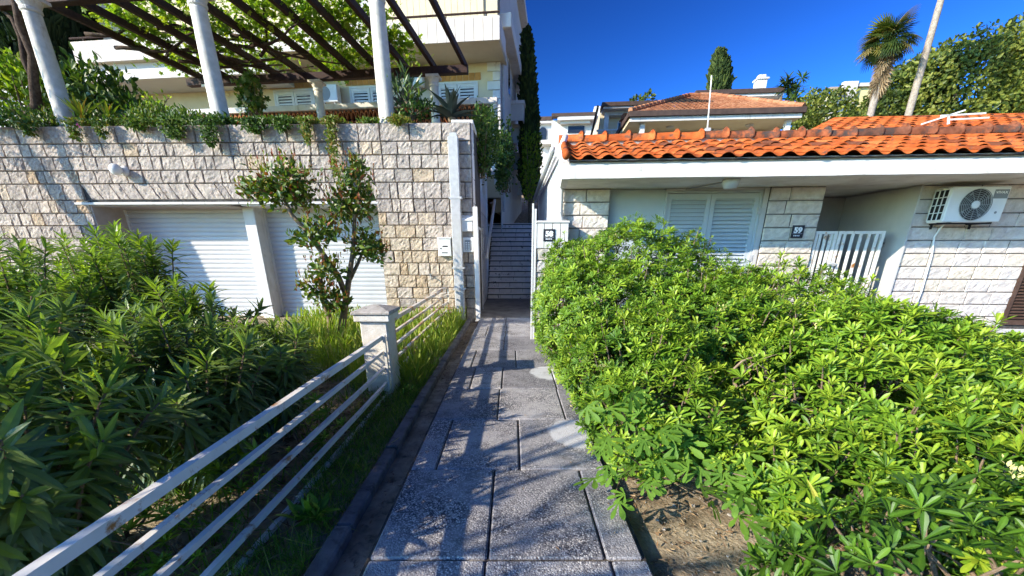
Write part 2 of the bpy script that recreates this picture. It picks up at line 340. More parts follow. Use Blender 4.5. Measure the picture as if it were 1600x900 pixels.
# garden path of exposed aggregate slabs
def path_mat():
    m, t, out, co = tree('exposed_aggregate')
    vo = nd(t, 'ShaderNodeTexVoronoi', {'Vector': co, 'Scale': 105.})
    sx = nd(t, 'ShaderNodeSeparateColor', {0: vo.outputs['Color']})
    peb = ramp(t, sx.outputs[0], [(0, (.085, .085, .098)), (.45, (.25, .25, .275)), (.72, (.52, .51, .50)), (1, (.85, .82, .78))])
    edge = ramp(t, vo.outputs['Distance'], [(.25, (1, 1, 1)), (.65, (.36, .36, .39))])
    c = mixc(t, 1., peb, edge, 'MULTIPLY')
    worn = ramp(t, noise(t, co, 2.2, 6, .7), [(.40, (0, 0, 0)), (.62, (.9, .9, .9))])
    c = mixc(t, worn, c, (.36, .355, .37))
    c = mixc(t, ramp(t, nd(t, 'ShaderNodeAttribute', attribute_name='tint').outputs['Fac'], [(0, (.75, .75, .75)), (1, (1.2, 1.2, 1.2))]), (0., 0., 0.), c) if False else c
    c = mixc(t, 1., c, ramp(t, nd(t, 'ShaderNodeAttribute', attribute_name='tint').outputs['Fac'], [(0, (.72, .72, .74)), (1, (1.25, 1.24, 1.2))]), 'MULTIPLY')
    for (cx, cy, rx, ry) in ((.53, 4.95, .30, .33), (.55, 3.15, .22, .3)):     # two bleached cement patches
        s = nd(t, 'ShaderNodeVectorMath', {0: co, 1: (cx, cy, 0)}, operation='SUBTRACT').outputs[0]
        s = nd(t, 'ShaderNodeVectorMath', {0: s, 1: (1 / rx, 1 / ry, 0)}, operation='MULTIPLY').outputs[0]
        l = nd(t, 'ShaderNodeVectorMath', {0: s}, operation='LENGTH').outputs['Value']
        l = math_(t, 'ADD', l, math_(t, 'MULTIPLY', math_(t, 'SUBTRACT', noise(t, co, 7, 6, .7), .5), .55))
        c = mixc(t, ramp(t, l, [(.88, (.9, .9, .9)), (1.0, (0, 0, 0))]), c, (.60, .61, .62))
    st_ = ramp(t, noise(t, co, 5.5, 8, .75), [(.52, (0, 0, 0)), (.70, (.6, .6, .6))])
    c = mixc(t, st_, c, (.055, .05, .048))
    b = nd(t, 'ShaderNodeBsdfPrincipled', {'Base Color': c, 'Roughness': .8, 'Specular IOR Level': .25})
    h = math_(t, 'ADD', math_(t, 'MULTIPLY', vo.outputs['Distance'], -1.), math_(t, 'MULTIPLY', noise(t, co, 6), .6))
    t.links.new(nd(t, 'ShaderNodeBump', {'Strength': .5, 'Distance': .008, 'Height': h}).outputs[0], b.inputs['Normal'])
    t.links.new(b.outputs[0], out.inputs['Surface']); return m
pm = MB(); rows = [-2.85, -1.95, -1.05, -.15, .75, 1.65, 2.54, 3.45, 4.33, 5.19, 6.18, 7.25, 8.3, 9.34]
cuts = [[-.76, -.13, .5, .7], [-.76, -.57, .06, .7], [-.76, -.14, .52, .72], [-.76, -.5, -.12, .53, .73]]
order = [0, 1, 0, 1, 2, 0, 1, 2, 3, 1, 2, 3, 2]
for k in range(len(rows) - 1):
    cs = cuts[order[k]]
    for a, b in zip(cs[:-1], cs[1:]):
        z = .05 + rng.uniform(-.004, .004); g = .0045 + rng.uniform(0, .003)
        pm.box(a + g, b - g, rows[k] + g, rows[k + 1] - g, -.05, z, rng.uniform(0, 1))
struct('path', pm, path_mat(), bevel=.01)
jm = MB(); jm.box(-.775, .715, -2.8, 9.34, -.06, .034)
struct('path', jm, mat('dark_joint_dirt', (.05, .045, .04), (.13, .11, .09), scale=15, rough=.95, bump=.5))
am = MB(); am.box(-.9, .8, 9.345, 13.25, -.06, .045)
struct('alley_path', am, mat('worn_alley_concrete', (.24, .22, .2), (.15, .14, .13), scale=3, rough=.95, bump=.4, dirt=((.07, .065, .06), 4, .55, .7)))
km = MB()
y = -2.5
while y < 9.2:
    l = rng.uniform(.75, 1.0); e = min(y + l, 9.25); km.box(-1.06 + rng.normal(0, .004), -.965 + rng.normal(0, .004), y, e - .012, -.1, .045 + rng.normal(0, .01)); y += l
struct('kerb', km, mat('mossy_kerb_concrete', (.22, .2, .2), (.12, .11, .11), scale=6, rough=.95, bump=.5, dirt=((.08, .07, .06), 8, .52, .68)), bevel=.012)
gu = MB(); gu.box(-.965, -.775, -2.5, 9.3, -.12, -.05)
struct('gutter_pavement', gu, mat('dark_gutter_concrete', (.085, .08, .085), (.14, .13, .14), scale=5, rough=.85, bump=.5, dirt=((.035, .028, .02), 7, .5, .65)))  # gutter strip in dark grey with darker blotches
pv = MB(); pv.hexa([(.9, 5.3, -.05), (12, 5.0, -.05), (12, 6.4, -.05), (.9, 7.35, -.05)], [(.9, 5.3, .0), (12, 5.0, .0), (12, 6.4, .0), (.9, 7.35, .0)])
struct('pavement', pv, CONC)

# ------------------------------------------------------------------ dressed stone facing
def block(mb, x0, x1, z0, z1, yf, relief, tint, sh0=0., sh1=0., edge=.012, fine=.2):
    w, h = x1 - x0, z1 - z0
    if w < .05 or h < .04: return
    nxx = max(3, int(w / .055) + 2); nzz = max(3, int(h / .055) + 2)
    us = np.concatenate([[0, edge / w], np.linspace(edge / w, 1 - edge / w, nxx)[1:-1], [1 - edge / w, 1]])
    vs = np.concatenate([[0, edge / h], np.linspace(edge / h, 1 - edge / h, nzz)[1:-1], [1 - edge / h, 1]])
    co = rng.uniform(0, 1, (4, 4)); gu_ = us * 2.999; gv_ = vs * 2.999
    iu = gu_.astype(int); iv = gv_.astype(int); fu = (gu_ - iu)[:, None]; fv = (gv_ - iv)[None]
    co_ = (co[iu][:, iv] * (1 - fu) * (1 - fv) + co[iu + 1][:, iv] * fu * (1 - fv) + co[iu][:, iv + 1] * (1 - fu) * fv + co[iu + 1][:, iv + 1] * fu * fv)
    d = relief * (.35 + .65 * co_ + fine * rng.normal(0, .5, co_.shape)); d = np.clip(d, relief * .1, relief * 1.5)
    d[0] = d[-1] = 0; d[:, 0] = d[:, -1] = 0
    U, V = np.meshgrid(us, vs, indexing='ij')
    U2 = U + 0; X = x0 + w * U2 + (sh0 * (1 - U) + sh1 * U) * (1 - V)
    jx = rng.normal(0, .004, 4); X = X + jx[0] * (1 - U) * V + jx[1] * U * V; Z = z0 + h * V
    v = np.stack([X, yf - d, Z], -1).reshape(-1, 3); a, b = len(us), len(vs)
    mb.addq(v, [(i * b + j, (i + 1) * b + j, (i + 1) * b + j + 1, i * b + j + 1) for i in range(a - 1) for j in range(b - 1)], tint)
def courses(mb, x0, x1, zs, wmin, wmax, relief, holes=(), gap=.010, tint=(.25, .8), warm=.08, skew=None, yf=0., fine=.2):
    for k in range(len(zs) - 1):
        z0, z1 = zs[k] + gap / 2, zs[k + 1] - gap / 2
        spans = [(x0, x1)]
        for (a, b, c, d) in holes:
            if d > zs[k] + .03 and c < zs[k + 1] - .03:
                spans = [q for (s, e) in spans for q in ((s, min(e, a)), (max(s, b), e)) if q[1] - q[0] > .03]
        for s, e in spans:
            x = s
            while x < e - .02:
                w = rng.uniform(wmin, wmax)
                if e - (x + w) < wmin * .7: w = e - x
                t = rng.uniform(*tint)
                if rng.random() < warm + (.75 if warm == .1 and zs[k] < 1.9 and x > -3.4 else 0): t = rng.uniform(.85, 1)
                sk = skew[1] if skew and skew[0] == k and any(a <= x <= b for a, b in skew[2]) else 0
                block(mb, x + gap / 2, x + w - gap / 2, z0, z1, yf, relief, t, sk, sk, fine=fine); x += w
# ------------------------------------------------------------------ retaining wall with two garages
LW = Frame(-.85, 9.3, 0, -.032)
xl = lambda px, py=330, yl=0.: LW.pl(px, py, yl)[0]
zl = lambda py, px=650, yl=0.: LW.pl(px, py, yl)[1]
TOP = zl(192)
wall = thing('retaining_wall', 'long pale rusticated limestone wall with two garages below the terrace', 'wall', LW.w((-5, 0, 0)))
g1 = (xl(145), xl(362), -.1, zl(319)); g2 = (xl(378), xl(590), -.1, zl(319))
zs = [zl(p) for p in (500, 481, 466, 449, 430, 411, 392, 372, 352, 332, 311, 285, 264, 242, 221)] + [TOP]
zs[0] = -.05
sm = MB(LW)
courses(sm, -14, -.005, zs[:-1],   .17, .46, .046, holes=((g1[0], g2[1], -.1, g1[3]),), skew=(10, .17, ((g1[0] - .1, g1[1]), (g2[0], g2[1]))), tint=(.2, .75), warm=.1)
courses(sm, -14, -.005, zs[-2:], .34, .75, .05, tint=(.15, .55), warm=.03)
sm.build('stone_facing', STONE, wall)
bm_ = MB(LW)                                          # body behind the facing, leaving the garage recesses open
for a, b, c, d in ((-14, g1[0], -.3, TOP), (g1[0], g1[1], g1[3], TOP), (g1[1] + .001, g2[0] - .001, g1[3], TOP), (g2[0], g2[1], g2[3], TOP), (g2[1], -.0, -.3, TOP)):
    bm_.box(a, b, .004, 1.6, c, d)
bm_.build('core', MORTAR, wall)
# smooth white jambs and the pier between the garages, floors and soffits of the recesses
jb = MB(LW); jb.box(g1[1] - .02, g2[0] + .02, .38, .85, -.1, g1[3] + .002); jb.build('garage_pier', RENDERW, wall, bevel=.01)
jb = MB(LW); jb.box(g1[0] - .32, g2[0] + .0, -.05, .03, g1[3] + .004, g1[3] + .055); jb.build('lintel_strip', RENDERW, wall, bevel=.008)
jb = MB(LW); jb.box(g2[0] + .003, g2[1] + .05, -.045, .03, g1[3] + .004, g1[3] + .055); jb.build('lintel_strip', RENDERW, wall, bevel=.008)
for g in (g1, g2):                                    # roller doors set 0.75 m back
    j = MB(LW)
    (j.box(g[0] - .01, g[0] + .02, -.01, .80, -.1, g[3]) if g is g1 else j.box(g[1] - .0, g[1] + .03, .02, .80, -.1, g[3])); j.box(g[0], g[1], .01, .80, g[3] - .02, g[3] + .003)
    j.build('garage_reveal', RENDERW if g is g2 else mat('shade_tinted_reveal_render', (.42, .36, .32), (.34, .3, .27), scale=4, rough=.9, bump=.2), wall)  # shade of the first reveal put into a darker brown render
    d = MB(LW); nsl = 24; hh = (g[3] + .05) / nsl; z = -.05
    for k in range(nsl):                              # bowed slats, one continuous curtain
        zz = z + k * hh; pr = [(0, 0), (.12, .012), (.5, .020), (.88, .012), (1, 0)]
        v = []
        for f, o in pr: v += [(g[0] + .02, .75 - o, zz + f * hh), (g[1] - .0, .75 - o, zz + f * hh)]
        d.add(v, [(2 * i, 2 * i + 1, 2 * i + 3, 2 * i + 2) for i in range(4)])
    dd = d.build('garage_door', SHUT, wall)
    r = MB(LW); r.box(g[0] + .02, g[0] + .07, .715, .76, -.05, g[3] - .03); r.box(g[1] - .07, g[1] - .02, .715, .76, -.05, g[3] - .03); r.box(g[0] + .07, g[1] - .07, .70, .745, -.06, .02)
    r.build('door_guide', WHITE, dd)
# alley side of the wall: big smooth slabs, joints as grooves
SW = Frame(-.85, 9.3, 0, 1e-6)
sd = MB()
z = -.05
for hh in (.55, .5, .5, .5, .55, .5, .5, .5):
    y = 9.34
    while y < 14.6:
        l = rng.uniform(.7, 1.1); e = min(y + l, 14.6); top = min(z + hh, TOP + .05 - 0 * y)
        if top - z > .1: sd.box(-.87, -.835 + rng.normal(0, .002), y + .006, e - .006, z + .006, top - .006, rng.uniform())
        y += l
    z += hh
sd.build('side_cladding', PANEL, wall, bevel=.006)
s2 = MB(); s2.box(-1.6, -.86, 9.36, 14.6, -.2, TOP - .02); s2.build('side_core', MORTAR, wall)
s3 = MB(); s3.box(-1.25, -.80, 9.34, 14.6, TOP + .002 - .02, TOP + .06); s3.build('side_coping', RENDERW, wall, bevel=.01)
# side door frame, louvred vent
v = MB(); v.box(-.84, -.79, 9.95, 10.0, 0, 2.1); v.box(-.84, -.79, 10.75, 10.8, 0, 2.1); v.box(-.84, -.79, 10.0, 10.75, 2.05, 2.1); fr_ = v.build('side_door_frame', WHITE, wall)
v = MB(); v.box(-.83, -.82, 10.0, 10.75, 0, 2.05); v.build('side_door', PANEL, wall)
v = MB(); v.box(-.835, -.80, 11.0, 11.06, 1.45, 2.2); v.box(-.835, -.80, 11.75, 11.81, 1.45, 2.2); v.box(-.835, -.8, 11.06, 11.75, 2.14, 2.2); v.box(-.835, -.8, 11.06, 11.75, 1.45, 1.51)
for k in range(9): v.hexa([(-.83, 11.06, 1.53 + .068 * k), (-.8, 11.06, 1.51 + .068 * k), (-.8, 11.75, 1.51 + .068 * k), (-.83, 11.75, 1.53 + .068 * k)], [(-.83, 11.06, 1.56 + .068 * k), (-.8, 11.06, 1.525 + .068 * k), (-.8, 11.75, 1.525 + .068 * k), (-.83, 11.75, 1.56 + .068 * k)])
v.build('louvred_vent', SHUT, wall)
# terrace earth behind the wall
te = MB(); te.hexa([(-45, 12.0, -.2), (-1.3, 10.6, -.2), (-1.3, 30, -.2), (-45, 34, -.2)], [(-45, 12.0, 3.92), (-1.3, 10.6, 3.92), (-1.3, 30, 3.92), (-45, 34, 3.92)])
struct('terrace_ground', te, SOIL)
# things on the wall
dp = thing('drainpipe', 'square grey drainpipe running down the corner of the limestone wall', 'pipe', LW.w((-.4, -.1, 0)))
d = MB(LW); xp0, xp1 = xl(706, 350, -.15), xl(721, 350, -.15)
d.box(xp0, xp1, -.20, -.075, .02, zl(217)); d.build('pipe', METALG, dp, bevel=.012)
d = MB(LW); d.box(xp0 + .03, xp1 - .03, -.16, -.10, zl(217), zl(211)); d.build('pipe_socket', METALG, dp)
for py in (311, 450, 418): d = MB(LW); d.box(xp0 - .03, xp1 + .03, -.21, .0, zl(py) - .02, zl(py) + .02); d.build('clamp', METALG, dp)
def lamp_mesh():
    th = thing('bulkhead_lamp', 'round white wall lamp on the stone wall above the first garage door', 'lamp', LW.w((xl(190, 268), -.1, zl(268, 190))))
    x, z = xl(197, 268), zl(268, 197)
    m = MB(LW); m.lathe([(.10, 0), (.11, .02), (.10, .05), (.06, .09)], (x, 0, z), 18, ax=(-.1, -1, .05)); m.build('lamp_base', PLASTW, th, smooth=True)
    m = MB(LW); a = np.linspace(0, math.pi, 9); m.lathe([(max(.115 * math.sin(q), .002), .19 - .11 * math.cos(q)) for q in a], (x - .02, 0, z), 18, ax=(-.1, -1, .05)); m.build('lamp_globe', PLASTW, th, smooth=True)
lamp_mesh()
mbx = thing('mailbox', 'white metal mailbox with slot, fixed on the stone wall beside the square drainpipe', 'mailbox', LW.w((xl(695, 388), -.1, zl(388))))
x0, x1, z0, z1 = xl(685, 388, -.1), xl(705, 388, -.1), zl(400), zl(373)
m = MB(LW); m.box(x0, x1, -.14, -.015, z0, z1); m.build('mailbox_body', PLASTW, mbx, bevel=.012, seg=2)
m = MB(LW); m.hexa([(x0 - .012, -.16, z1 + .002), (x1 + .012, -.16, z1 + .002), (x1 + .012, -.01, z1 + .002), (x0 - .012, -.01, z1 + .002)], [(x0 - .012, -.15, z1 + .02), (x1 + .012, -.15, z1 + .02), (x1 + .012, -.01, z1 + .035), (x0 - .012, -.01, z1 + .035)]); m.build('mailbox_lid', PLASTW, mbx)
m = MB(LW); m.box(x0 + .1, x1 - .07, -.144, -.139, (z0 + z1) / 2 + .01, (z0 + z1) / 2 + .035); m.box(x0 + .05, x0 + .075, -.146, -.139, (z0 + z1) / 2 - .035, (z0 + z1) / 2 - .01); m.build('mail_slot', DARK, mbx)
m = MB(LW); m.box(x0 + .08, x1 - .08, -.144, -.139, z0 + .06, z0 + .09); m.build('name_strip', BADGE, mbx)
mb2 = thing('meter_box', 'white open-lidded box fixed above the keypad on the wall corner', 'box', LW.w((xl(730, 348), -.1, zl(348))))
x0, x1, z0, z1 = xl(722, 348), xl(739, 348), zl(362), zl(341)
m = MB(LW); m.box(x0, x1, -.12, -.02, z0, z1); m.build('box_body', PLASTW, mb2, bevel=.01)
m = MB(LW); m.hexa([(x0 - .01, -.15, z1 - .06), (x1 + .01, -.15, z1 - .06), (x1 + .01, -.02, z1 + .003), (x0 - .01, -.02, z1 + .003)], [(x0 - .01, -.15, z1 - .045), (x1 + .01, -.15, z1 - .045), (x1 + .01, -.02, z1 + .06), (x0 - .01, -.02, z1 + .06)]); m.build('box_lid', PLASTW, mb2)
ic = thing('intercom', 'white intercom keypad fixed on the wall corner beside the steps', 'intercom', LW.w((xl(732, 383), -.1, zl(383))))
x0, x1, z0, z1 = xl(724, 383), xl(741, 383), zl(394), zl(371)
m = MB(LW); m.box(x0, x1, -.085, -.02, z0, z1); m.build('intercom_case', PLASTW, ic, bevel=.012)
m = MB(LW); m.box(x0 + .05, x1 - .05, -.089, -.084, z0 + .04, z1 - .06); m.build('keypad_panel', PLASTG, ic)
for r in range(4):
    for c in range(2):
        m = MB(LW); m.box(x0 + .062 + c * .055, x0 + .1 + c * .055, -.094, -.088, z0 + .05 + r * .045, z0 + .08 + r * .045); m.build('button', PLASTW, ic)
tp = thing('garden_tap', 'small dark tap over a rust stain low on the stone wall', 'tap', LW.w((xl(676, 431), -.1, zl(431))))
x, z = xl(674, 431), zl(431)
m = MB(LW); m.tube([(x, .0, z), (x, -.12, z), (x + .03, -.16, z - .01), (x + .03, -.17, z - .07)], .013, 8); m.build('spout', PLASTG, tp, smooth=True)
m = MB(LW); m.bar((x - .04, -.09, z + .045), (x + .05, -.09, z + .045), .012, .012); m.tube([(x, -.09, z), (x, -.09, z + .05)], .008, 6); m.build('tap_handle', PLASTG, tp)
wg = thing('gate_post', 'pale blue-white square post standing at the corner of the stone wall', 'post', (-.72, 9.2, 0))
px0 = G(741, 500)[0]
m = MB(); m.box(-.84, -.74, 9.12, 9.2, 0, W(0, 323, 9.15)[2]); m.build('post_shaft', WHITE, wg, bevel=.008)
m = MB(); m.box(-.86, -.72, 9.10, 9.22, .0, .015); m.build('post_foot', METALG, wg)

# ------------------------------------------------------------------ steps
st = thing('stone_steps', 'steep flight of worn pinkish white steps climbing between the two walls', 'steps', (0, 13.2, 0))
for k in range(15):
    m = MB(); y0 = 13.2 + .285 * k; z0 = .045 + .17 * k
    xs_ = [-.8]; 
    while xs_[-1] < .5: xs_.append(xs_[-1] + rng.uniform(.3, .55))
    xs_[-1] = .82
    for a, b in zip(xs_[:-1], xs_[1:]): m.box(a + .004, b - .004, y0 + rng.normal(0, .004), y0 + .4, z0 - .2, z0 + .17 - .065)
    m.box(-.82, .83, y0 - .025, y0 + .40, z0 + .17 - .032, z0 + .17 + rng.normal(0, .003)); m.build('step', STEPM, st, bevel=.008)
    m = MB(); m.box(-.81, .82, y0 + .035, y0 + .39, z0 - .2, z0 + .17 - .034); m.build('nosing_shade_core', DARK, st)  # near-black core paints the shade line under each nosing
am = MB(); am.box(-1.2, 1.1, 13.2 + .285 * 15, 24, 1.5, 2.6)
struct('upper_path', am, CONC)
hr = thing('handrail', 'thick white handrail pipe sloping up beside the stone steps', 'handrail', (-.75, 12, 0))
a = W(767, 402, 11.9); b = W(782, 312, 15.2)
m = MB(); a = np.array([-.72, 11.6, 0.0]); a[2] = W(0, 403, 11.6)[2]; b = np.array([-.66, 16.4, W(0, 313, 16.4)[2]])
m.tube([a, b], .05, 10); m.build('rail', WHITE, hr, smooth=True)
for f in (.05, .5, .95):
    p = a + (b - a) * f; m = MB(); m.tube([p + (-.16, 0, -.02), p], .018, 6); m.build('bracket', WHITE, hr)

# ------------------------------------------------------------------ left fence
def fence(name, label, y0, y1, x, zr, posts):
    f = thing(name, label, 'fence', (x, (y0 + y1) / 2, 0), 'white metal fence beside the path')
    for k, z in enumerate(zr):
        m = MB(); h = .048 if k == 0 else .032
        n = 8; ys_ = np.linspace(y0, y1, n); dz = rng.normal(0, .003, n); dx = rng.normal(0, .002, n)
        for i in range(n - 1): m.bar((x + dx[i], ys_[i], z + dz[i]), (x + dx[i + 1], ys_[i + 1], z + dz[i + 1]), .032 if k else .042, h)
        m.build('rail', RUSTW if y0 < 0 else RUSTF, f)
    for y in posts:
        m = MB(); m.box(x + .025, x + .05, y - .02, y + .02, -.05, zr[0] + .03); m.build('upright', RUSTW if y0 < 0 else RUSTF, f)
fence('metal_fence', 'white five-rail metal fence with rust spots running along the oleanders to the capped pillar', -1.2, 4.28, -1.45, (.672, .505, .32, .135, -.005), (4.24, -1.0))
fence('metal_fence', 'rusty white rail fence section between the capped pillar and the stone wall', 4.66, 9.0, -1.47, (.78, .62, .46, .30, .14), (8.95, 4.7))
pl = thing('fence_pillar', 'square white pillar with a lichened pyramid cap in the fence', 'pillar', (-1.54, 4.46, 0))
m = MB(); m.box(-1.69, -1.39, 4.31, 4.61, -.1, .84); m.build('pillar_shaft', POSTP, pl, bevel=.012)
m = MB(); m.box(-1.735, -1.345, 4.265, 4.655, .842, .915); m.build('cap_moulding', POSTP, pl, bevel=.008)
m = MB(); X0, X1, Y0, Y1 = -1.755, -1.325, 4.245, 4.675
m.add([(X0, Y0, .917), (X1, Y0, .917), (X1, Y1, .917), (X0, Y1, .917), (X0, Y0, .955), (X1, Y0, .955), (X1, Y1, .955), (X0, Y1, .955), (-1.58, 4.42, 1.005), (-1.50, 4.42, 1.005), (-1.50, 4.50, 1.005), (-1.58, 4.50, 1.005)],
      [(3, 2, 1, 0), (0, 1, 5, 4), (1, 2, 6, 5), (2, 3, 7, 6), (3, 0, 4, 7), (4, 5, 9, 8), (5, 6, 10, 9), (6, 7, 11, 10), (7, 4, 8, 11), (8, 9, 10, 11)])
m.build('pillar_cap', CAPST, pl, bevel=.01)
# ------------------------------------------------------------------ bungalow on the right
RH = Frame(.8, 7.3, 0, -.08)
xr = lambda px, py=340, yl=0.: RH.pl(px, py, yl)[0]
zr = lambda py, px=1240, yl=0.: RH.pl(px, py, yl)[1]
house = thing('bungalow', 'low stone bungalow with an orange tiled roof and white fascia behind the pittosporum hedge', 'house', RH.w((4, 0, 0)))
SOF = 2.55; FY = -1.08                                   # soffit height, fascia plane
P1 = (.03, xr(951)); P2 = (xr(1196), xr(1280)); P3 = (xr(1437, 300), 14.)
zc = [-.05] + [SOF - .205 * k for k in range(11, -1, -1)]
for (a, b), nm in ((P1, 0), (P2, 1)):
    m = MB(RH); courses(m, a, b, zc, .26, .46, .032, tint=(.3, 1.), warm=.1, fine=.2); m.build('stone_pier', STONE_R, house)
dl = xr(1600, 380); dwl = (xr(1598, 378), 14.2, 0, 0)
wx0, wz0, wz1 = xr(1563, 507), zr(507, 1562), zr(372, 1600)
hole = (wx0 - .02, wx0 + 1.35, wz0, wz1)
m = MB(RH); courses(m, P3[0], P3[1], [z for z in zc if z > .25] , .36, .46, .028, holes=(hole,), tint=(.35, .85), warm=.05, fine=.2); m.build('stone_facing', STONE_R, house)
m = MB(RH); m.box(P3[0], P3[1], -.045, .0, -.1, .3); m.build('plinth', LGREY, house, bevel=.01)
m = MB(RH)
m.box(P1[0], P2[1], .285, .36, -.1, SOF); m.box(P1[0], P1[1], .004, .284, -.1, SOF); m.box(P2[0], P2[1], .004, .284, -.1, SOF); m.build('wall_core', MORTAR, house); m = MB(RH)
for a, b in ((P3[0], hole[0]), (hole[1], P3[1])): m.box(a, b, .004, .35, -.1, SOF)
m.box(hole[0], hole[1], .004, .35, -.1, hole[2]); m.box(hole[0], hole[1], .004, .35, hole[3], SOF)
m.build('wall_core', MORTAR, house)
# panel and louvred double shutter
m = MB(RH); m.box(P1[1] + .003, xr(1038), .10, .28, -.05, SOF - .003); m.build('blank_panel', BLUEW, house)
sx0, sx1 = xr(1038), xr(1188); sz1 = zr(297, 1110)
m = MB(RH); m.box(sx1 + .003, P2[0] - .003, .02, .28, -.05, SOF - .003); m.build('window_jamb', LGREY, house)
m = MB(RH); m.box(sx0 - .003, sx1, .04, .27, sz1 + .003, SOF - .003); m.build('shutter_head', LGREY, house)
sh = MB(RH)
sh.box(sx0, sx0 + .035, .05, .20, .05, sz1); sh.box(sx1 - .035, sx1, .05, .20, .05, sz1); sh.box(sx0 + .035, sx1 - .035, .05, .20, sz1 - .035, sz1)
shf = sh.build('shutter_frame', BLUEW, house, bevel=.004)
mid = xr(1111, 330)
for a, b in ((sx0 + .038, mid - .003), (mid + .003, sx1 - .038)):
    m = MB(RH); m.box(a, a + .07, .07, .115, .08, sz1 - .04); m.box(b - .07, b, .07, .115, .08, sz1 - .04); m.box(a + .07, b - .07, .07, .115, sz1 - .12, sz1 - .04); m.box(a + .07, b - .07, .07, .115, .08, .2); m.box(a + .07, b - .07, .07, .115, 1.0, 1.08)
    z = .2
    while z < sz1 - .14:
        if not .96 < z < 1.08: m.hexa([(a + .07, .074, z), (b - .07, .074, z), (b - .07, .110, z + .05), (a + .07, .110, z + .05)], [(a + .07, .074, z + .009), (b - .07, .074, z + .009), (b - .07, .110, z + .059), (a + .07, .110, z + .059)])
        z += .062
    leaf = m.build('shutter_leaf', BLUEW, house)
    m = MB(RH); m.box(a + .07, b - .07, .116, .122, .1, sz1 - .06); m.build('backing', GREYW, leaf)
for z in (.5, 1.45, 2.2):
    m = MB(RH); m.box(sx1 - .045, sx1 + .02, .02, .068, z - .05, z + .05); m.build('hinge', METALG, shf)
# porch recess: back wall, right reveal, ceiling
px1 = xr(1437, 300); pg = 1.6
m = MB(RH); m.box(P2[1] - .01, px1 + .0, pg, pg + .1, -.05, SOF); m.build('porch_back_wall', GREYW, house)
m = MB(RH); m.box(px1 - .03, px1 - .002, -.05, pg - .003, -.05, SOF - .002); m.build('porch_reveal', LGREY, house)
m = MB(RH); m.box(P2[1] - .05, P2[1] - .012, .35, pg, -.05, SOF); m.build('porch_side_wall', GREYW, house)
m = MB(RH); m.box(P2[1], px1, -.3, pg, -.04, .02); m.build('porch_floor', CONC, house)
# slatted garden gate across the porch
gate = thing('porch_gate', 'white metal gate of vertical bars closing the porch', 'gate', RH.w((xr(1320), -.05, 0)))
ga, gb, gz = P2[1] + .02, xr(1386, 362), zr(361, 1330)
gm_ = (ga * .62 + gb * .38)
gm_ = xr(1309, 375)
for a, b in ((ga, gm_ - .01), (gm_ + .01, gb)):
    m = MB(RH); m.box(a, a + .045, .02, .06, .08, gz); m.box(b - .045, b, .02, .06, .08, gz); m.box(a + .045, b - .045, .02, .06, gz - .045, gz); m.box(a + .045, b - .045, .02, .06, .08, .125)
    lf = m.build('gate_frame', RUSTW, gate)
    n = max(3, int((b - a) / .125)); 
    for k in range(n):
        x = a + .045 + (b - a - .09) * (k + .5) / n; m = MB(RH); m.box(x - .022, x + .022, .03, .05, .125, gz - .045); m.build('gate_bar', RUSTW, lf)
m = MB(RH); m.box(gm_ - .12, gm_ + .07, -.0, .02, gz - .55, gz - .50); m.tube([(gm_ - .05, .0, gz - .52), (gm_ - .05, -.05, gz - .52), (gm_ + .06, -.055, gz - .52)], .01, 6); m.build('latch', METALG, gate)
db = thing('doorbell', 'small white doorbell on the grey porch wall beside the gate', 'doorbell', RH.w((px1 - .02, .3, 1.2)))
bz = 1.6 + (zr(380, 1395, .35) - 1.6)
m = MB(RH); m.box(px1 - .03, px1 - .001, .33, .40, bz - .05, bz + .05); m.build('bell_case', PLASTW, db, bevel=.006)
m = MB(RH); m.box(px1 - .036, px1 - .029, .35, .38, bz - .015, bz + .015); m.build('push_button', PLASTG, db)
# brown louvred window at the right edge
m = MB(RH); a, b, c, d = hole
m.box(a, a + .06, -.02, .06, c, d); m.box(b - .06, b, -.02, .06, c, d); m.box(a + .06, b - .06, -.02, .06, d - .06, d); m.box(a + .06, b - .06, -.03, .06, c, c + .08)
bw = m.build('window_shutter', BROWN, house)
m = MB(RH); z = c + .1
while z < d - .08: m.hexa([(a + .06, -.005, z), (b - .06, -.005, z), (b - .06, .04, z + .03), (a + .06, .04, z + .03)], [(a + .06, -.005, z + .008), (b - .06, -.005, z + .008), (b - .06, .04, z + .04), (a + .06, .04, z + .04)]); z += .052
m.box(a + .06, b - .06, .045, .055, c, d); m.build('louvre', BROWN, bw)
# soffit slab and fascia beam
XR = 14.
m = MB(RH); m.box(.02, XR, FY + .12, .35, SOF + .002, SOF + .12); m.box(.6, XR, .35, 4.6, SOF + .03, SOF + .12); m.build('soffit', SOFFIT, house)
m = MB(RH)
fx = np.linspace(xr(890, 264, FY), XR, 40); fz = SOF - .005 + rng.normal(0, .003, 40); ft = SOF + .175 + rng.normal(0, .003, 40)
for i in range(39): m.hexa([(fx[i], FY, fz[i]), (fx[i + 1], FY, fz[i + 1]), (fx[i + 1], FY + .118, fz[i + 1]), (fx[i], FY + .118, fz[i])], [(fx[i], FY, ft[i]), (fx[i + 1], FY, ft[i + 1]), (fx[i + 1], FY + .118, ft[i + 1]), (fx[i], FY + .118, ft[i])])
m.build('fascia', RENDERW, house)
m = MB(RH); m.box(xr(890, 240, FY) + .02, XR, FY + .03, FY + .5, SOF + .18, SOF + .235); m.build('eave_board', LGREY, house)
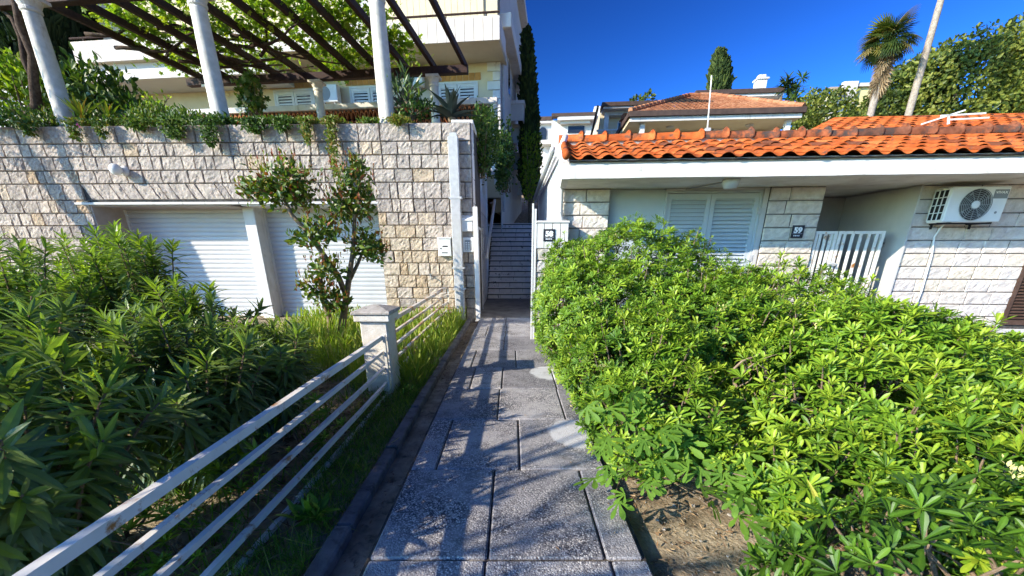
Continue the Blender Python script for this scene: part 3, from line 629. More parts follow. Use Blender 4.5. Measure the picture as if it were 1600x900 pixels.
# left gable side: thick verge wall, and long side wall along the alley
RY0, RZ0, RY1, RZ1 = FY - .07, SOF + .225, .50, 3.38     # roof line: eave -> ridge
m = MB(RH); m.prism([(FY + .02, SOF - .004), (FY + .02, SOF + .18), (RY1, RZ1 - .1), (RY1 + .9, RZ1 - .15), (RY1 + .9, SOF - .004)], (.0, 0, 0), (0, 1, 0), (0, 0, 1), (.10, 0, 0)); m.build('verge_wall', RENDERW, house)
A = W(869, 236, 7.7); B = W(838, 312, 13.2)
m = MB(); m.hexa([(.84, 7.72, -.1), (1.0, 7.72, -.1), (1.0, 13.6, -.1), (.835, 13.6, -.1)], [(.84, 7.72, A[2] - .06), (1.0, 7.72, A[2] - .06), (1.0, 13.6, B[2] + .1), (.835, 13.6, B[2] + .1)]); m.build('side_wall', PANEL, house)
# alley-side gutter boards
m = MB(); A = W(869, 236, 7.7); B = W(838, 312, 13.2); m.bar(A, B, .05, .16); m.build('side_eave', PANEL, house)
m = MB(); m.tube([A + (-.06, 0, .03), B + (-.06, 0, .03)], .045, 8); m.build('gutter', METALG, house, smooth=True)
# white rainwater pipe at the corner
rp = thing('drainpipe', 'round white drainpipe on the bungalow corner above the number 58 pier', 'pipe', RH.w((0, -.1, 0)))
x = RH.pl(876, 300, -.12)[0]
m = MB(RH); m.tube([(x + .05, -.05, zr(212, 876, -.1)), (x, -.12, zr(225, 874, -.12)), (x, -.12, zr(335, 875, -.12)), (x + .02, -.10, zr(343, 877, -.12)), (x + .12, -.02, zr(346, 880, -.1))], .048, 10); m.build('pipe', WHITE, rp, smooth=True)
for py in (262, 330): m = MB(RH); m.lathe([(.058, -.02), (.058, .02)], (x, -.12, zr(py, 875, -.12)), 10); m.build('clamp', WHITE, rp)
# ---- tiled roof, every tile a curved S profile
def tilemesh(mb, fr0, nx_, ny_, x0, y0, z0, dy, dz, pw=.265, amp=.04, lip=.034, skew=0.):
    sl = math.hypot(dy, dz)
    us = np.linspace(0, 1, 9); prof = amp * np.where(us < .62, np.sin(us / .62 * np.pi), -.45 * np.sin((us - .62) / .38 * np.pi))
    for j in range(ny_):
        for i in range(nx_):
            ox = x0 + i * pw + skew * j + rng.normal(0, .004); oy = rng.normal(0, .006); tl = rng.normal(0, .006); t = np.clip(rng.normal(.68, .17), .05, 1)
            if rng.random() < .12: t = rng.uniform(.05, .35)
            v = []
            for f, (g, dn) in enumerate(((0, -.018), (0, 0), (.5, 0), (1.12, 0))):
                yy = y0 + dy * (j + g) + oy; zb = z0 + dz * (j + g) + lip * (1 - g) + dn
                for u, p in zip(us, prof): v.append((ox + u * pw * 1.06, yy, zb + p + tl * (u - .5)))
            mb.addq(v, [(r * 9 + c, r * 9 + c + 1, (r + 1) * 9 + c + 1, (r + 1) * 9 + c) for r in range(3) for c in range(8)], t)
roof = None
m = MB(RH); NY = 5; tilemesh(m, RH, 50, NY, xr(880, 245, RY0), RY0, RZ0, (RY1 - RY0) / NY, (RZ1 - .06 - RZ0) / NY)
roof = m.build('roof', TERRA, house, smooth=True)
m = MB(RH); xe = xr(880, 245, RY0) - .02
m.prism([(RY0 + .03, RZ0 - .02), (RY1 + .1, RZ1 - .09), (RY1 + 4, RZ1 - .5), (RY1 + 4, RZ0 - .05)], (xe + .12, 0, 0), (0, 1, 0), (0, 0, 1), (XR - xe, 0, 0)); m.build('roof_deck', MORTAR, house)
for k in range(6):                                    # verge tiles turned down the left edge
    f = k / 5.; m = MB(RH); yy = RY0 + (RY1 - RY0) * f * .95; zz = RZ0 + (RZ1 - .06 - RZ0) * f * .95
    m.tube([(xe + .06, yy - .02, zz + .045), (xe + .06, yy + .36, zz + .195)], [.055, .045], 10, rng.uniform(.5, .8)); m.build('verge_tile', TERRA, roof, smooth=True)
x = xe; k = 0
while x < XR - 1:
    l = .40; m = MB(RH); jz = rng.normal(0, .006)
    a = np.linspace(-.35, math.pi + .35, 11); v = []; pr = ((0, .105), (.06, .112), (.07, .098), (.5, .092), (1.02, .088))
    for f, r in pr: v += [(x + l * (1 - f), RY1 + r * math.cos(q) * 1.15, RZ1 - .01 + jz + r * math.sin(q) * 1.0 + (.02 if f < .065 else 0)) for q in a]
    m.addq(v, [(i * 11 + j, i * 11 + j + 1, (i + 1) * 11 + j + 1, (i + 1) * 11 + j) for i in range(4) for j in range(10)], rng.uniform(.45, .9) if x < xe + 3.6 else rng.uniform(.0, .5))
    m.lathe([(.04, -.03), (.055, .01), (.02, .05)], (x + l - .02, RY1, RZ1 + .085 + jz), 8, .4)
    m.build('ridge_tile', RIDGE if x > xe + 2.2 else TERRA, roof, smooth=True); x += l; k += 1
m = MB(RH); m.box(xe + .05, XR, RY1 - .07, RY1 + .09, RZ1 - .13, RZ1 + .01); m.build('ridge_mortar', CAPST, roof)
# rear roof that rises behind the ridge
rx = RH.pl(1280, 196, 2.0)[0]
m = MB(RH); zA = RH.pl(1400, 199, 2.0)[1] - .08; zB = RH.pl(1400, 184, 4.4)[1]
tilemesh(m, RH, 44, 7, rx, 2.0, zA, 2.4 / 7, (zB - zA) / 7, skew=.27); rr = m.build('rear_roof', TERRA, house, smooth=True)
m = MB(RH); m.hexa([(rx - .08, 1.95, zA - .2), (rx + 13, 1.95, zA - .2), (rx + 13, 4.4, zA - .2), (rx + 1.8, 4.4, zA - .2)], [(rx - .08, 1.95, zA - .03), (rx + 13, 1.95, zA - .03), (rx + 13, 4.4, zB - .04), (rx + 1.8, 4.4, zB - .04)]); m.build('rear_roof_edge', RENDERW, rr)
m = MB(RH); m.box(rx + .2, rx + 12, 2.2, 4.3, 2.2, zA - .205); m.build('rear_wall', RENDERW, house)
fr1 = thing('roof_frame', 'white metal frame of bars lying over the orange rear roof', 'frame', RH.w(( RH.pl(1490, 190, 2.4)[0], 2.4, zA)))
def rp_(x, y, yl): a, b = RH.pl(x, y, yl); return np.array([a, yl, b])
for p, q in (((1440, 194), (1508, 172)), ((1470, 181), (1540, 177)), ((1482, 194), (1482, 180)), ((1484, 187), (1545, 184))):
    m = MB(RH); m.bar(rp_(*p, 2.2), rp_(*q, 2.2), .028, .028, up=(0, 1, 0)); m.build('frame_bar', WHITE, fr1)
ap = thing('antenna_pole', 'thin white pole standing up from the orange ridge', 'pole', RH.w(rp_(1105, 204, .5)))
m = MB(RH); m.tube([rp_(1105, 206, .55), rp_(1112, 118, .55)], .011, 8); m.build('pole', WHITE, ap)
m = MB(RH); p = rp_(1105, 204, .55); m.box(p[0] - .04, p[0] + .04, .5, .6, p[2] - .03, p[2] + .03); m.build('pole_foot', METALG, ap)
# soffit lamp and its conduit
sl_ = thing('soffit_lamp', 'grey round lamp with a conduit under the bungalow eave', 'lamp', RH.w((xr(1143, 283, -.6), -.6, SOF)))
x, y_ = xr(1143, 280, -.8), -.8
m = MB(RH); m.lathe([(.085, -.12), (.115, -.05), (.12, 0)], (x, y_, SOF), 14); m.build('lamp_shade', LGREY, sl_, smooth=True)
m = MB(RH); m.tube([(xr(1072, 296, -.02), -.02, SOF - .02), (x - .05, y_ + .02, SOF - .025)], .012, 6); m.build('conduit', PLASTG, sl_)

# ---- air conditioner on the wall
ac = thing('air_conditioner', 'white outdoor air conditioner unit with round fan under the bungalow eave', 'air conditioner', RH.w((xr(1500, 320, -.3), -.2, 1.9)))
AY = -.36
ax0, ax1 = RH.pl(1481, 320, AY)[0], RH.pl(1572, 320, AY)[0]; az0, az1 = RH.pl(1520, 347, AY)[1], RH.pl(1520, 291, AY)[1]
m = MB(RH); m.box(ax0, ax1, AY, -.08, az0, az1); cs = m.build('casing', PLASTW, ac, bevel=.018, seg=3)
fcx, fcz = RH.pl(1523, 320, AY); fr_r = (az1 - az0) * .43
m = MB(RH); m.lathe([(fr_r, 0), (fr_r, .004)], (fcx, AY - .002, fcz), 40, ax=(0, -1, 0)); fan = m.build('fan_opening', DARK, ac)
m = MB(RH)
for r in np.linspace(.2, 1.02, 8) * fr_r:
    a = np.linspace(0, 2 * np.pi, 33); m.tube(np.stack([fcx + r * np.cos(a), np.full(33, AY - .016), fcz + r * np.sin(a)], 1), .0045, 5)
for q in np.linspace(0, 2 * np.pi, 12, endpoint=False): m.bar((fcx, AY - .014, fcz), (fcx + fr_r * math.cos(q), AY - .014, fcz + fr_r * math.sin(q)), .006, .006, up=(0, 1, 0))
m.build('fan_guard', PLASTG, ac)
m = MB(RH); m.lathe([(.0555, 0), (.055, .012), (.045, .018)], (fcx, AY - .008, fcz), 20, ax=(0, -1, 0)); m.build('fan_hub', PLASTW, ac, smooth=True)
m = MB(RH)
for q in range(4):
    t0 = q * math.pi / 2; m.add([(fcx + .05 * math.cos(t0), AY - .0045, fcz + .05 * math.sin(t0)), (fcx + fr_r * .92 * math.cos(t0 + .1), AY - .0055, fcz + fr_r * .92 * math.sin(t0 + .1)), (fcx + fr_r * .92 * math.cos(t0 + .75), AY - .0065, fcz + fr_r * .92 * math.sin(t0 + .75))], [(0, 1, 2)])
m.build('fan_blades', PLASTG, ac)
m = MB(RH); m.box(ax0 - .006, ax0 - .0, AY + .03, -.1, az0 + .04, az1 - .04); m.build('side_opening', DARK, ac)
m = MB(RH)
for k in range(5): z = az0 + .03 + (az1 - az0 - .06) * k / 4; m.box(ax0 - .016, ax0 - .007, AY + .02, -.09, z - .006, z + .006)
for k in range(4): y_ = AY + .025 + (-.095 - AY - .03) * k / 3; m.box(ax0 - .0165, ax0 - .0065, y_ - .006, y_ + .006, az0 + .03, az1 - .03)
m.build('side_louvre', PLASTW, ac)
bx0, bz1 = RH.pl(1556, 296, AY); bx1, bz0 = RH.pl(1573, 310, AY)
bx1 = min(bx1, ax1 - .02)
m = MB(RH); m.box(bx0, bx1, AY - .004, AY - .001, bz0, bz1); bd = m.build('badge', BADGE, ac)
m = MB(RH); m.lathe([(.018, 0), (.018, .003)], (RH.pl(1555, 332, AY)[0], AY - .001, RH.pl(1555, 332, AY)[1]), 12, ax=(0, -1, 0)); m.build('round_seal', BADGE, ac)
m = MB(RH); 
for x in (ax0 + .12, ax1 - .12): m.box(x - .015, x + .015, AY - .0, -.0, az0 - .025, az0 - .003); m.box(x - .015, x + .015, -.065, -.05, az0 - .09, az0 - .025)
m.box(ax0 - .08, ax1 - .15, AY - .02, AY - .002, az0 - .03, az0 - .008); m.build('wall_bracket', DARK, ac)
hp = [rp_(1478, 348, -.15), rp_(1470, 356, -.08), rp_(1460, 370, -.05), rp_(1456, 400, -.045), rp_(1450, 420, -.045), rp_(1440, 455, -.045), rp_(1430, 480, -.06)]
m = MB(RH); m.tube(hp, .013, 8); m.build('drain_hose', PLASTW, ac, smooth=True)

def text(s, name, fr, x, y, z, h, mat_, parent, bold=.0, w=None):
    c = bpy.data.curves.new(name, 'FONT'); c.body = s; c.size = h / .72; c.align_x = 'CENTER'; c.extrude = .0012; c.offset = bold
    o = bpy.data.objects.new(name, c); COL.objects.link(o); bpy.context.view_layer.update()
    me = bpy.data.meshes.new_from_object(o.evaluated_get(bpy.context.evaluated_depsgraph_get())); COL.objects.unlink(o); bpy.data.objects.remove(o)
    n = len(me.vertices); co = np.empty(n * 3, np.float32); me.vertices.foreach_get('co', co); co = co.reshape(-1, 3)
    if w: co[:, 0] *= w / (co[:, 0].max() - co[:, 0].min())
    L = np.stack([co[:, 0] + x, y - co[:, 2], co[:, 1] + z], 1); v = fr.w(L) - np.array(parent['_loc'])
    me.vertices.foreach_set('co', v.astype(np.float32).ravel()); me.update(); me.materials.clear(); me.materials.append(mat_)
    o = bpy.data.objects.new(name, me); COL.objects.link(o); o.parent = parent; o['_loc'] = parent['_loc']; return o
text('VIVAX', 'lettering', RH, (bx0 + bx1) / 2, AY - .0045, bz1 - .055, .035, CHARW, bd, .001, w=(bx1 - bx0) * .86)
def plate(num, fr, x0, x1, z0, z1, yl, label):
    t = thing('house_number', label, 'house number', fr.w(((x0 + x1) / 2, yl, (z0 + z1) / 2)))
    m = MB(fr); m.box(x0, x1, yl - .012, yl, z0, z1); m.build('plate', BLACKP, t, bevel=.003)
    h = z1 - z0; text(num, 'figures', fr, (x0 + x1) / 2, yl - .0125, z0 + h * .42, h * .42, CHARW, t, .006, w=(x1 - x0) * .68)
    m = MB(fr); m.box(x0 + .02, x1 - .02, yl - .0135, yl - .0125, z0 + h * .33, z0 + h * .345)
    k = x0 + .04
    while k < x1 - .05: l = rng.uniform(.012, .022); m.box(k, k + l, yl - .0135, yl - .0125, z0 + h * .14, z0 + h * .23); k += l + .009
    m.build('small_print', CHARW, t)
plate('59', RH, xr(1237, 359, -.045), xr(1256, 359, -.045), zr(372, 1246, -.045), zr(352, 1246, -.045), -.045, 'black number plate reading 59 on the stone pier beside the porch gate')
# pier beside the path with the 58 plate, and its gate post
PF = Frame(.30, 7.02, 0, 0)
pr_ = thing('gate_pier', 'stone and white panelled gate pier bearing the number 58 beside the path', 'pillar', (.55, 7.1, 0))
qa, qb = PF.pl(838, 370)[0], PF.pl(888, 370)[0]; qz1, qz0 = PF.pl(850, 347)[1], PF.pl(850, 388)[1]
m = MB(PF); m.box(qa + .01, qb, .01, .26, -.05, qz0); m.build('pier_core', MORTAR, pr_)
m = MB(PF); courses(m, qa + .01, qb, [-.05] + [qz0 - .2 * k for k in range(7, -1, -1)], .2, .4, .03, tint=(.3, .9)); m.build('pier_stone', STONE_R, pr_)
m = MB(PF); w_ = (qb - qa) / 4
for k in range(4): m.box(qa + k * w_ + .004, qa + (k + 1) * w_ - .004, -.03, .26, qz0, qz1 - .02)
m.build('pier_panel', RENDERW, pr_, bevel=.006)
m = MB(PF); m.box(qa - .015, qb + .015, -.045, .28, qz1 - .018, qz1 + .02); m.build('pier_coping', RENDERW, pr_, bevel=.01)
plate('58', PF, PF.pl(849, 367, -.03)[0], PF.pl(867, 367, -.03)[0], PF.pl(850, 377, -.03)[1], PF.pl(850, 358, -.03)[1], -.031, 'black number plate reading 58 on the pale gate pier beside the steps')
gp = thing('gate_post', 'thin white double post standing beside the number 58 pier', 'post', (.36, 7.0, 0))
zt = W(833, 318, 7.0)[2]
m = MB(); m.box(W(830.5, 400, 7)[0], W(833, 400, 7)[0], 6.98, 7.02, 0, zt); m.build('inner_bar', WHITE, gp)
m = MB(); m.box(W(834, 400, 7)[0], W(837, 400, 7)[0], 6.98, 7.02, 0, zt - .08); m.build('outer_bar', WHITE, gp)
m = MB(); m.box(W(833, 400, 7)[0] - .002, W(834, 400, 7)[0] + .002, 6.99, 7.01, .3, .34); m.box(W(833, 400, 7)[0] - .002, W(834, 400, 7)[0] + .002, 6.99, 7.01, 1.2, 1.24); m.build('hinge', METALG, gp)
# ------------------------------------------------------------------ pergola on the terrace
PG = Frame(-2.28, 13.8, 0, -.11)
perg = thing('pergola', 'white columned pergola with dark timber rafters on the terrace above the garages', 'pergola', PG.w((-4, -1.6, 3.95)))
BZ = 6.42
def column(x, y, z0, r):
    m = MB(PG); h = BZ - .02 - z0
    m.lathe([(r * 1.12, 0), (r * 1.12, .06), (r, .09), (r * .97, h * .5), (r * .88, h - .30), (r * .88, h - .26)], (x, y, z0), 18); c = m.build('column', POSTP, perg, smooth=False)
    m = MB(PG); m.lathe([(r * .90, h - .26), (r * 1.02, h - .24), (r * 1.02, h - .20), (r * .95, h - .18), (r * 1.3, h - .06)], (x, y, z0), 18); m.box(x - r * 1.4, x + r * 1.4, y - r * 1.4, y + r * 1.4, z0 + h - .06, z0 + h); m.build('capital', POSTP, c)
    for p in c.data.polygons: p.use_smooth = True
fc = [PG.l(W(p, 186, q))[:2] for p, q in ((605, 9.65), (346, 9.8), (103, 10.0))]
for x, y in fc: column(x, y, 3.95, .165)
x3, y3 = fc[2]; column(x3 - 3.5, y3, 3.95, .165)
for px in (679, 498, 334):
    x = PG.pl(px, 150, 0)[0]; column(x, 0, 3.95, .135)
xr0, xr1 = PG.pl(731, 105, 0)[0], PG.pl(294, 128, 0)[0]
m = MB(PG); m.box(xr1, xr0, -.09, .09, BZ, BZ + .2); m.build('beam', WOOD, perg, bevel=.008)
ry = fc[0][1]
m = MB(PG); m.box(-11.5, xr0 + .1, ry - .09, ry + .09, BZ + .06, BZ + .26); m.build('beam', WOOD, perg, bevel=.008)
for px in (724, 677, 632, 590, 548, 508, 466, 424, 384, 345, 306):
    x = PG.pl(px, 98, 0)[0]; m = MB(PG); dz = rng.normal(0, .01); m.bar((x + rng.normal(0, .02), .42, BZ + .27 + dz), (x + rng.normal(0, .03), ry - .55, BZ + .27 + dz), .10, .15, rng.uniform()); m.build('rafter', WOOD, perg)
RZ = BZ + .34
# grape vine over it
vine = thing('grape_vine', 'yellow-green grape vine sprawling over the pergola rafters with twisting branches', 'vine', PG.w((-9, -2.5, 3.95)))
def walk(p, d, n, st, wob, pull=None):
    pts = [np.array(p, float)]; d = np.array(d, float)
    for i in range(n):
        d = d + rng.normal(0, wob, 3) + (0 if pull is None else (np.array(pull) - pts[-1]) * .02); d /= np.linalg.norm(d); pts.append(pts[-1] + d * st)
    return np.array(pts)
tr = [W(52, 186, 10.4), W(55, 160, 10.4), W(48, 120, 10.3), W(44, 85, 10.3), W(30, 40, 10.3), W(20, 0, 10.3), W(10, -40, 10.4)]
m = MB(); m.tube(np.array(tr) + rng.normal(0, .03, (7, 3)), [.12, .10, .085, .08, .07, .065, .06], 9); m.build('trunk', BARKD, vine, smooth=True)
tr2 = [W(50, 120, 10.4), W(38, 95, 10.4), W(33, 60, 10.5), W(20, 30, 10.6), W(0, 12, 10.7)]
m = MB(); m.tube(np.array(tr2), [.06, .055, .05, .045, .04], 8); m.build('branch', BARKD, vine, smooth=True)
for q in range(11):
    m = MB(); p = PG.w((rng.uniform(-8.6, -4.5), rng.uniform(-2.6, -.8), RZ + rng.uniform(-.25, .05))); wk = walk(p, (1, rng.uniform(-.6, .6), 0), 14, .22, .16, PG.w((-3.6, -1.4, RZ - .2))); wk[:, 2] = np.clip(wk[:, 2], RZ - .22, RZ + .2); m.tube(wk, np.linspace(.045, .014, 15), 7); m.build('branch', BARKD, vine, smooth=True)
cl = [(230, 25), (265, 15), (290, 60), (240, 60), (320, 15), (350, 40), (370, 80), (345, 95), (395, 30), (410, 60), (425, 95), (385, 105), (455, 20), (470, 55), (490, 30), (500, 75), (520, 50), (545, 30), (540, 80), (575, 50), (590, 75), (605, 55), (625, 65), (620, 90), (555, 98), (520, 104), (400, 10), (440, 5), (200, 45), (300, 95), (270, 95), (330, 65), (580, 20), (500, 10), (540, 5), (185, 25)]
m = MB()
for x, y in cl:
    c = G(x, y, RZ + rng.uniform(.12, .32))
    n = 150; p = c + rng.normal(0, 1, (n, 3)) * np.array([.30, .30, .14]); leaves(m, p, np.tile([[-.3, -.3, .8]], (n, 1)), P_VINE, .105, 1., .0, .5, .9, (.1, 1.))
m.build('foliage', L_VIN, vine)

# ------------------------------------------------------------------ terrace parapet with terracotta screen
TP = Frame(*PG.w((0, 1.0, 0)), -.11)
par = thing('terrace_parapet', 'low terrace wall of terracotta screen tiles under a white coping', 'wall', TP.w((-4, 0, 3.9)))
tx1 = TP.pl(777, 170)[0]; tx0 = -9.; tz1 = TP.pl(700, 157)[1]; tz0 = 3.9
m = MB(TP); m.box(tx0, tx1 + .02, -.14, .14, tz1 - .16, tz1); m.build('coping', RENDERW, par, bevel=.012)
m = MB(TP); m.box(tx1 - .22, tx1, -.12, .12, tz0, tz1 - .163); m.build('end_post', RENDERW, par, bevel=.01)
m = MB(TP); pw = .15; nz_ = 7; ph = (tz1 - .163 - tz0) / nz_; a = np.linspace(.1, math.pi - .1, 7)
for j in range(nz_):
    x = tx0 + (pw / 2 if j % 2 else 0)
    while x < tx1 - .22 - pw:
        v = []
        for yy in (-.07, .05):
            for rr in (1, .74): v += [(x + pw / 2 - math.cos(q) * pw / 2 * rr, yy, tz0 + ph * j + math.sin(q) * ph * .98 * rr) for q in a]
        qd = [(k, k + 1, 8 + k, 7 + k) for k in range(6)] + [(7 + k, 8 + k, 22 + k, 21 + k) for k in range(6)] + [(k + 1, k, 14 + k, 15 + k) for k in range(6)]
        m.addq(v, qd, rng.uniform(.3, .9)); x += pw
m.build('terracotta_screen', LATT, par)
m = MB(TP); m.box(tx0, tx1 - .23, .10, .13, tz0, tz1 - .17); m.build('backing', DARK, par)

# ------------------------------------------------------------------ upper house
UH = Frame(-.44, 16.8, 0, -.11)
uh = thing('apartment_house', 'cream rendered house with white shutters and a clad balcony above the pergola', 'house', UH.w((-6, 0, 3.9)))
ux = lambda px, py, yl=0.: UH.pl(px, py, yl)[0]
uz = lambda py, px=715, yl=0.: UH.pl(px, py, yl)[1]
BF = -1.55                                                # balcony front
zs_ = uz(104, 640)                                        # soffit height
wins = [(ux(428, 150), ux(491, 150)), (ux(547, 150), ux(611, 150)), (ux(683, 150), ux(747, 150))]
wz1 = uz(128, 715); wz0 = wz1 - 1.25
XL = -15.
m = MB(UH); m.box(XL, 0, .003, .4, 3.5, wz0); m.box(XL, 0, .003, .4, wz1, zs_ + .25)
ed = [XL] + [q for w in wins for q in w] + [0]
for a, b in zip(ed[::2], ed[1::2]): m.box(a, b, .003, .4, wz0, wz1)
m.box(-.3, -.0, .4, 9.0, 3.0, 12.4); m.box(XL, XL + .3, .4, 9, 3, 12.4); m.box(XL, 0, 8.6, 9, 3, 12.4)
m.box(XL, -.0, 9.0 - .5, 9.0, 3, 12.4) if False else None
m.build('wall', CREAM, uh)
m = MB(UH); m.box(.003, .03, 0.02, 9.0, 2.0, 12.3); m.build('side_render', LGREY, uh)
for a, b in wins:
    m = MB(UH); m.box(a, a + .06, -.02, .08, wz0, wz1); m.box(b - .06, b, -.02, .08, wz0, wz1); m.box(a + .06, b - .06, -.02, .08, wz1 - .06, wz1); m.box(a + .06, b - .06, -.02, .08, wz0, wz0 + .06)
    w = m.build('window', WHITE, uh)
    c = (a + b) / 2
    for p, q in ((a + .065, c - .01), (c + .01, b - .065)):
        m = MB(UH); m.box(p, p + .09, -.01, .03, wz0 + .065, wz1 - .065); m.box(q - .09, q, -.01, .03, wz0 + .065, wz1 - .065); m.box(p + .09, q - .09, -.01, .03, wz1 - .16, wz1 - .065); m.box(p + .09, q - .09, -.01, .03, wz0 + .065, wz0 + .16)
        z = wz0 + .18
        while z < wz1 - .2: m.hexa([(p + .09, -.005, z), (q - .09, -.005, z), (q - .09, .028, z + .05), (p + .09, .028, z + .05)], [(p + .09, -.005, z + .02), (q - .09, -.005, z + .02), (q - .09, .028, z + .07), (p + .09, .028, z + .07)]); z += .095
        m.build('shutter', WHITE, w)
    m = MB(UH); m.box(a, b, .09, .12, wz0, wz1); m.build('dark_pane', DARK, w)
    m = MB(UH); x = a - .12; nn = 8; ww = (b - a + .24) / nn
    for k in range(nn): m.box(x + k * ww + .008, x + (k + 1) * ww - .008, -.02, .0, wz1 + .03, wz1 + .25)
    m.build('lintel_tiles', BRICKO, uh)
m = MB(UH); k = 0; z = 3.95                               # quoins
while z < zs_ - .25:
    m.box(-.45 if k % 2 else -.25, .028, -.04, .0, z + .006, z + .27); z += .28; k += 1
m.build('quoins', RENDERW, uh, bevel=.012)
bx1 = UH.pl(781, 60, BF)[0]
zb0, zb1 = uz(70, 640, BF), uz(33, 640, BF)
m = MB(UH); m.box(XL, bx1 - .0, BF + .03, .3, zs_ + .002, zs_ + .14); m.build('balcony_slab', CREAML, uh)
m = MB(UH); x = XL
while x < bx1 - .1: w_ = min(.30, bx1 - x); m.box(x + .006, x + w_ - .006, BF - .02, BF + .03, zb0, zb1, rng.uniform()); x += .30
m.box(XL, bx1 - .02, BF + .031, BF + .06, zb0 + .02, zb1 - .02); m.build('balcony_cladding', PINKW, uh)
m = MB(UH); m.box(bx1 - .04, bx1 + .0, BF + .065, -.01, zb0, zb1); m.build('balcony_side', RENDERW, uh)
m = MB(UH); zt = uz(27, 640, BF); m.tube([(XL, BF, zt), (bx1, BF, zt)], .03, 6)
x = XL + .5
while x < bx1: m.box(x, x + .03, BF - .01, BF + .02, zb1, zt); x += 1.3
m.build('balcony_rail', WOOD, uh)
# first floor wall behind the balcony with clad screens, roof edge
m = MB(UH); m.box(XL, -.02, -.30, .0, zs_ + .14, 12.4); m.build('upper_wall', CREAML, uh)
m = MB(UH); x = -6.2
while x < -.5: m.box(x + .005, x + .215, -.36, -.31, zb0 + .3, 11.2, rng.uniform()); x += .22
m.build('vertical_screen', CREAML, uh)
m = MB(UH); wa, wb = ux(548, 12, -.37), ux(585, 12, -.37); m.box(wa, wb, -.40, -.37, zb1 - .5, zb1 + 1.6); up_ = m.build('upper_window', WHITE, uh)
m = MB(UH); m.box(wa + .08, wb - .08, -.405, -.401, zb1 - .4, zb1 + 1.5); m.build('pane', mat('pale_blind', (.5, .53, .56), rough=.5, bump=0), up_)
m = MB(UH); m.box(XL - .5, .35, BF - .3, 9.3, 12.42, 12.65); m.build('roof_slab', RENDERW, uh)
for k, (p0, p1) in enumerate(((480, 10), (350, 90))):
    pass
# side wing: eave, balconies over the alley
m = MB(UH); zz = uz(48, 790, .2); m.box(-.1, .42, .0, 9.2, zz + .02, zz + .42); m.build('side_eave', RENDERW, uh, bevel=.02)
m = MB(UH); m.tube([(.10, .2, 3), (.10, .2, zz)], .05, 8); m.box(.04, .16, .12, .28, uz(95, 790, .2), uz(85, 790, .2)); m.build('side_drainpipe', METALG, uh)
for py, yy in ((168, 4.2), (203, 5.0), (245, 6.0), (285, 7.2)):
    z = UH.pl(800, py, yy)[1]; m = MB(UH); m.box(.03, .62, yy - .9, yy + 1.0, z - .12, z + .0); b_ = m.build('side_balcony', RENDERW, uh)
    m = MB(UH); m.box(.035, .58, yy - .86, yy - .82, z - .75, z - .121); m.box(.54, .58, yy - .815, yy + .96, z - .75, z - .121); m.build('balcony_panel', LGREY, b_)
for (yy, zz2) in ((2.5, 7.6), (5.0, 7.7), (2.2, 5.5)):
    m = MB(UH); m.box(.03, .05, yy - .4, yy + .4, zz2, zz2 + 1.2); w = m.build('side_window', WHITE, uh)
    m = MB(UH); m.box(.05, .055, yy - .33, yy + .33, zz2 + .07, zz2 + 1.13); m.build('pane', GLASS, w)
def wall_ac(px, py, w, h, label, yl=0.):
    x, z = UH.pl(px, py, -.3); t = thing('air_conditioner', label, 'air conditioner', UH.w((x, -.2, z)))
    m = MB(UH); m.box(x - w / 2, x + w / 2, -.33, -.05, z - h / 2, z + h / 2); m.build('casing', PLASTW, t, bevel=.02)
    m = MB(UH); m.lathe([(h * .4, 0), (h * .4, .006)], (x - w * .18, -.331, z), 20, ax=(0, -1, 0)); m.build('fan_grille', PLASTG, t)
    m = MB(UH); m.box(x - w * .3, x - w * .25, -.3, -.0, z - h / 2 - .05, z - h / 2 - .003); m.box(x + w * .25, x + w * .3, -.3, -.0, z - h / 2 - .05, z - h / 2 - .003); m.build('wall_bracket', METALG, t)
wall_ac(513, 146, .72, .56, 'white air conditioner between two shuttered windows of the cream house')
wall_ac(645, 121, .72, .5, 'white air conditioner high under the clad balcony of the cream house')
sd_ = thing('satellite_dish', 'small white satellite dish on the roof corner of the cream house beside the thin cypress', 'dish', W(819, 68, 22))
c = W(819, 68, 22); ax = nrm(np.array([.75, -.6, .35]))
m = MB(); m.lathe([(.02, -.05), (.3, .02), (.42, .10), (.41, .115), (.29, .04), (.01, -.03)], c, 18, ax=ax); m.build('reflector', PLASTW, sd_, smooth=True)
m = MB(); m.tube([c - ax * .04, c - ax * .3 + (0, 0, -.1), c + (-.35, 0, -.75)], .03, 6); m.build('mast', METALG, sd_)
m = MB(); m.tube([c + (0, 0, -.3), c + ax * .45 + (0, 0, -.1)], .015, 5); m.box(*(np.repeat(c + ax * .45, 2) + np.array([-.04, .04, -.04, .04, -.14, -.04])).tolist()); m.build('receiver', PLASTG, sd_)

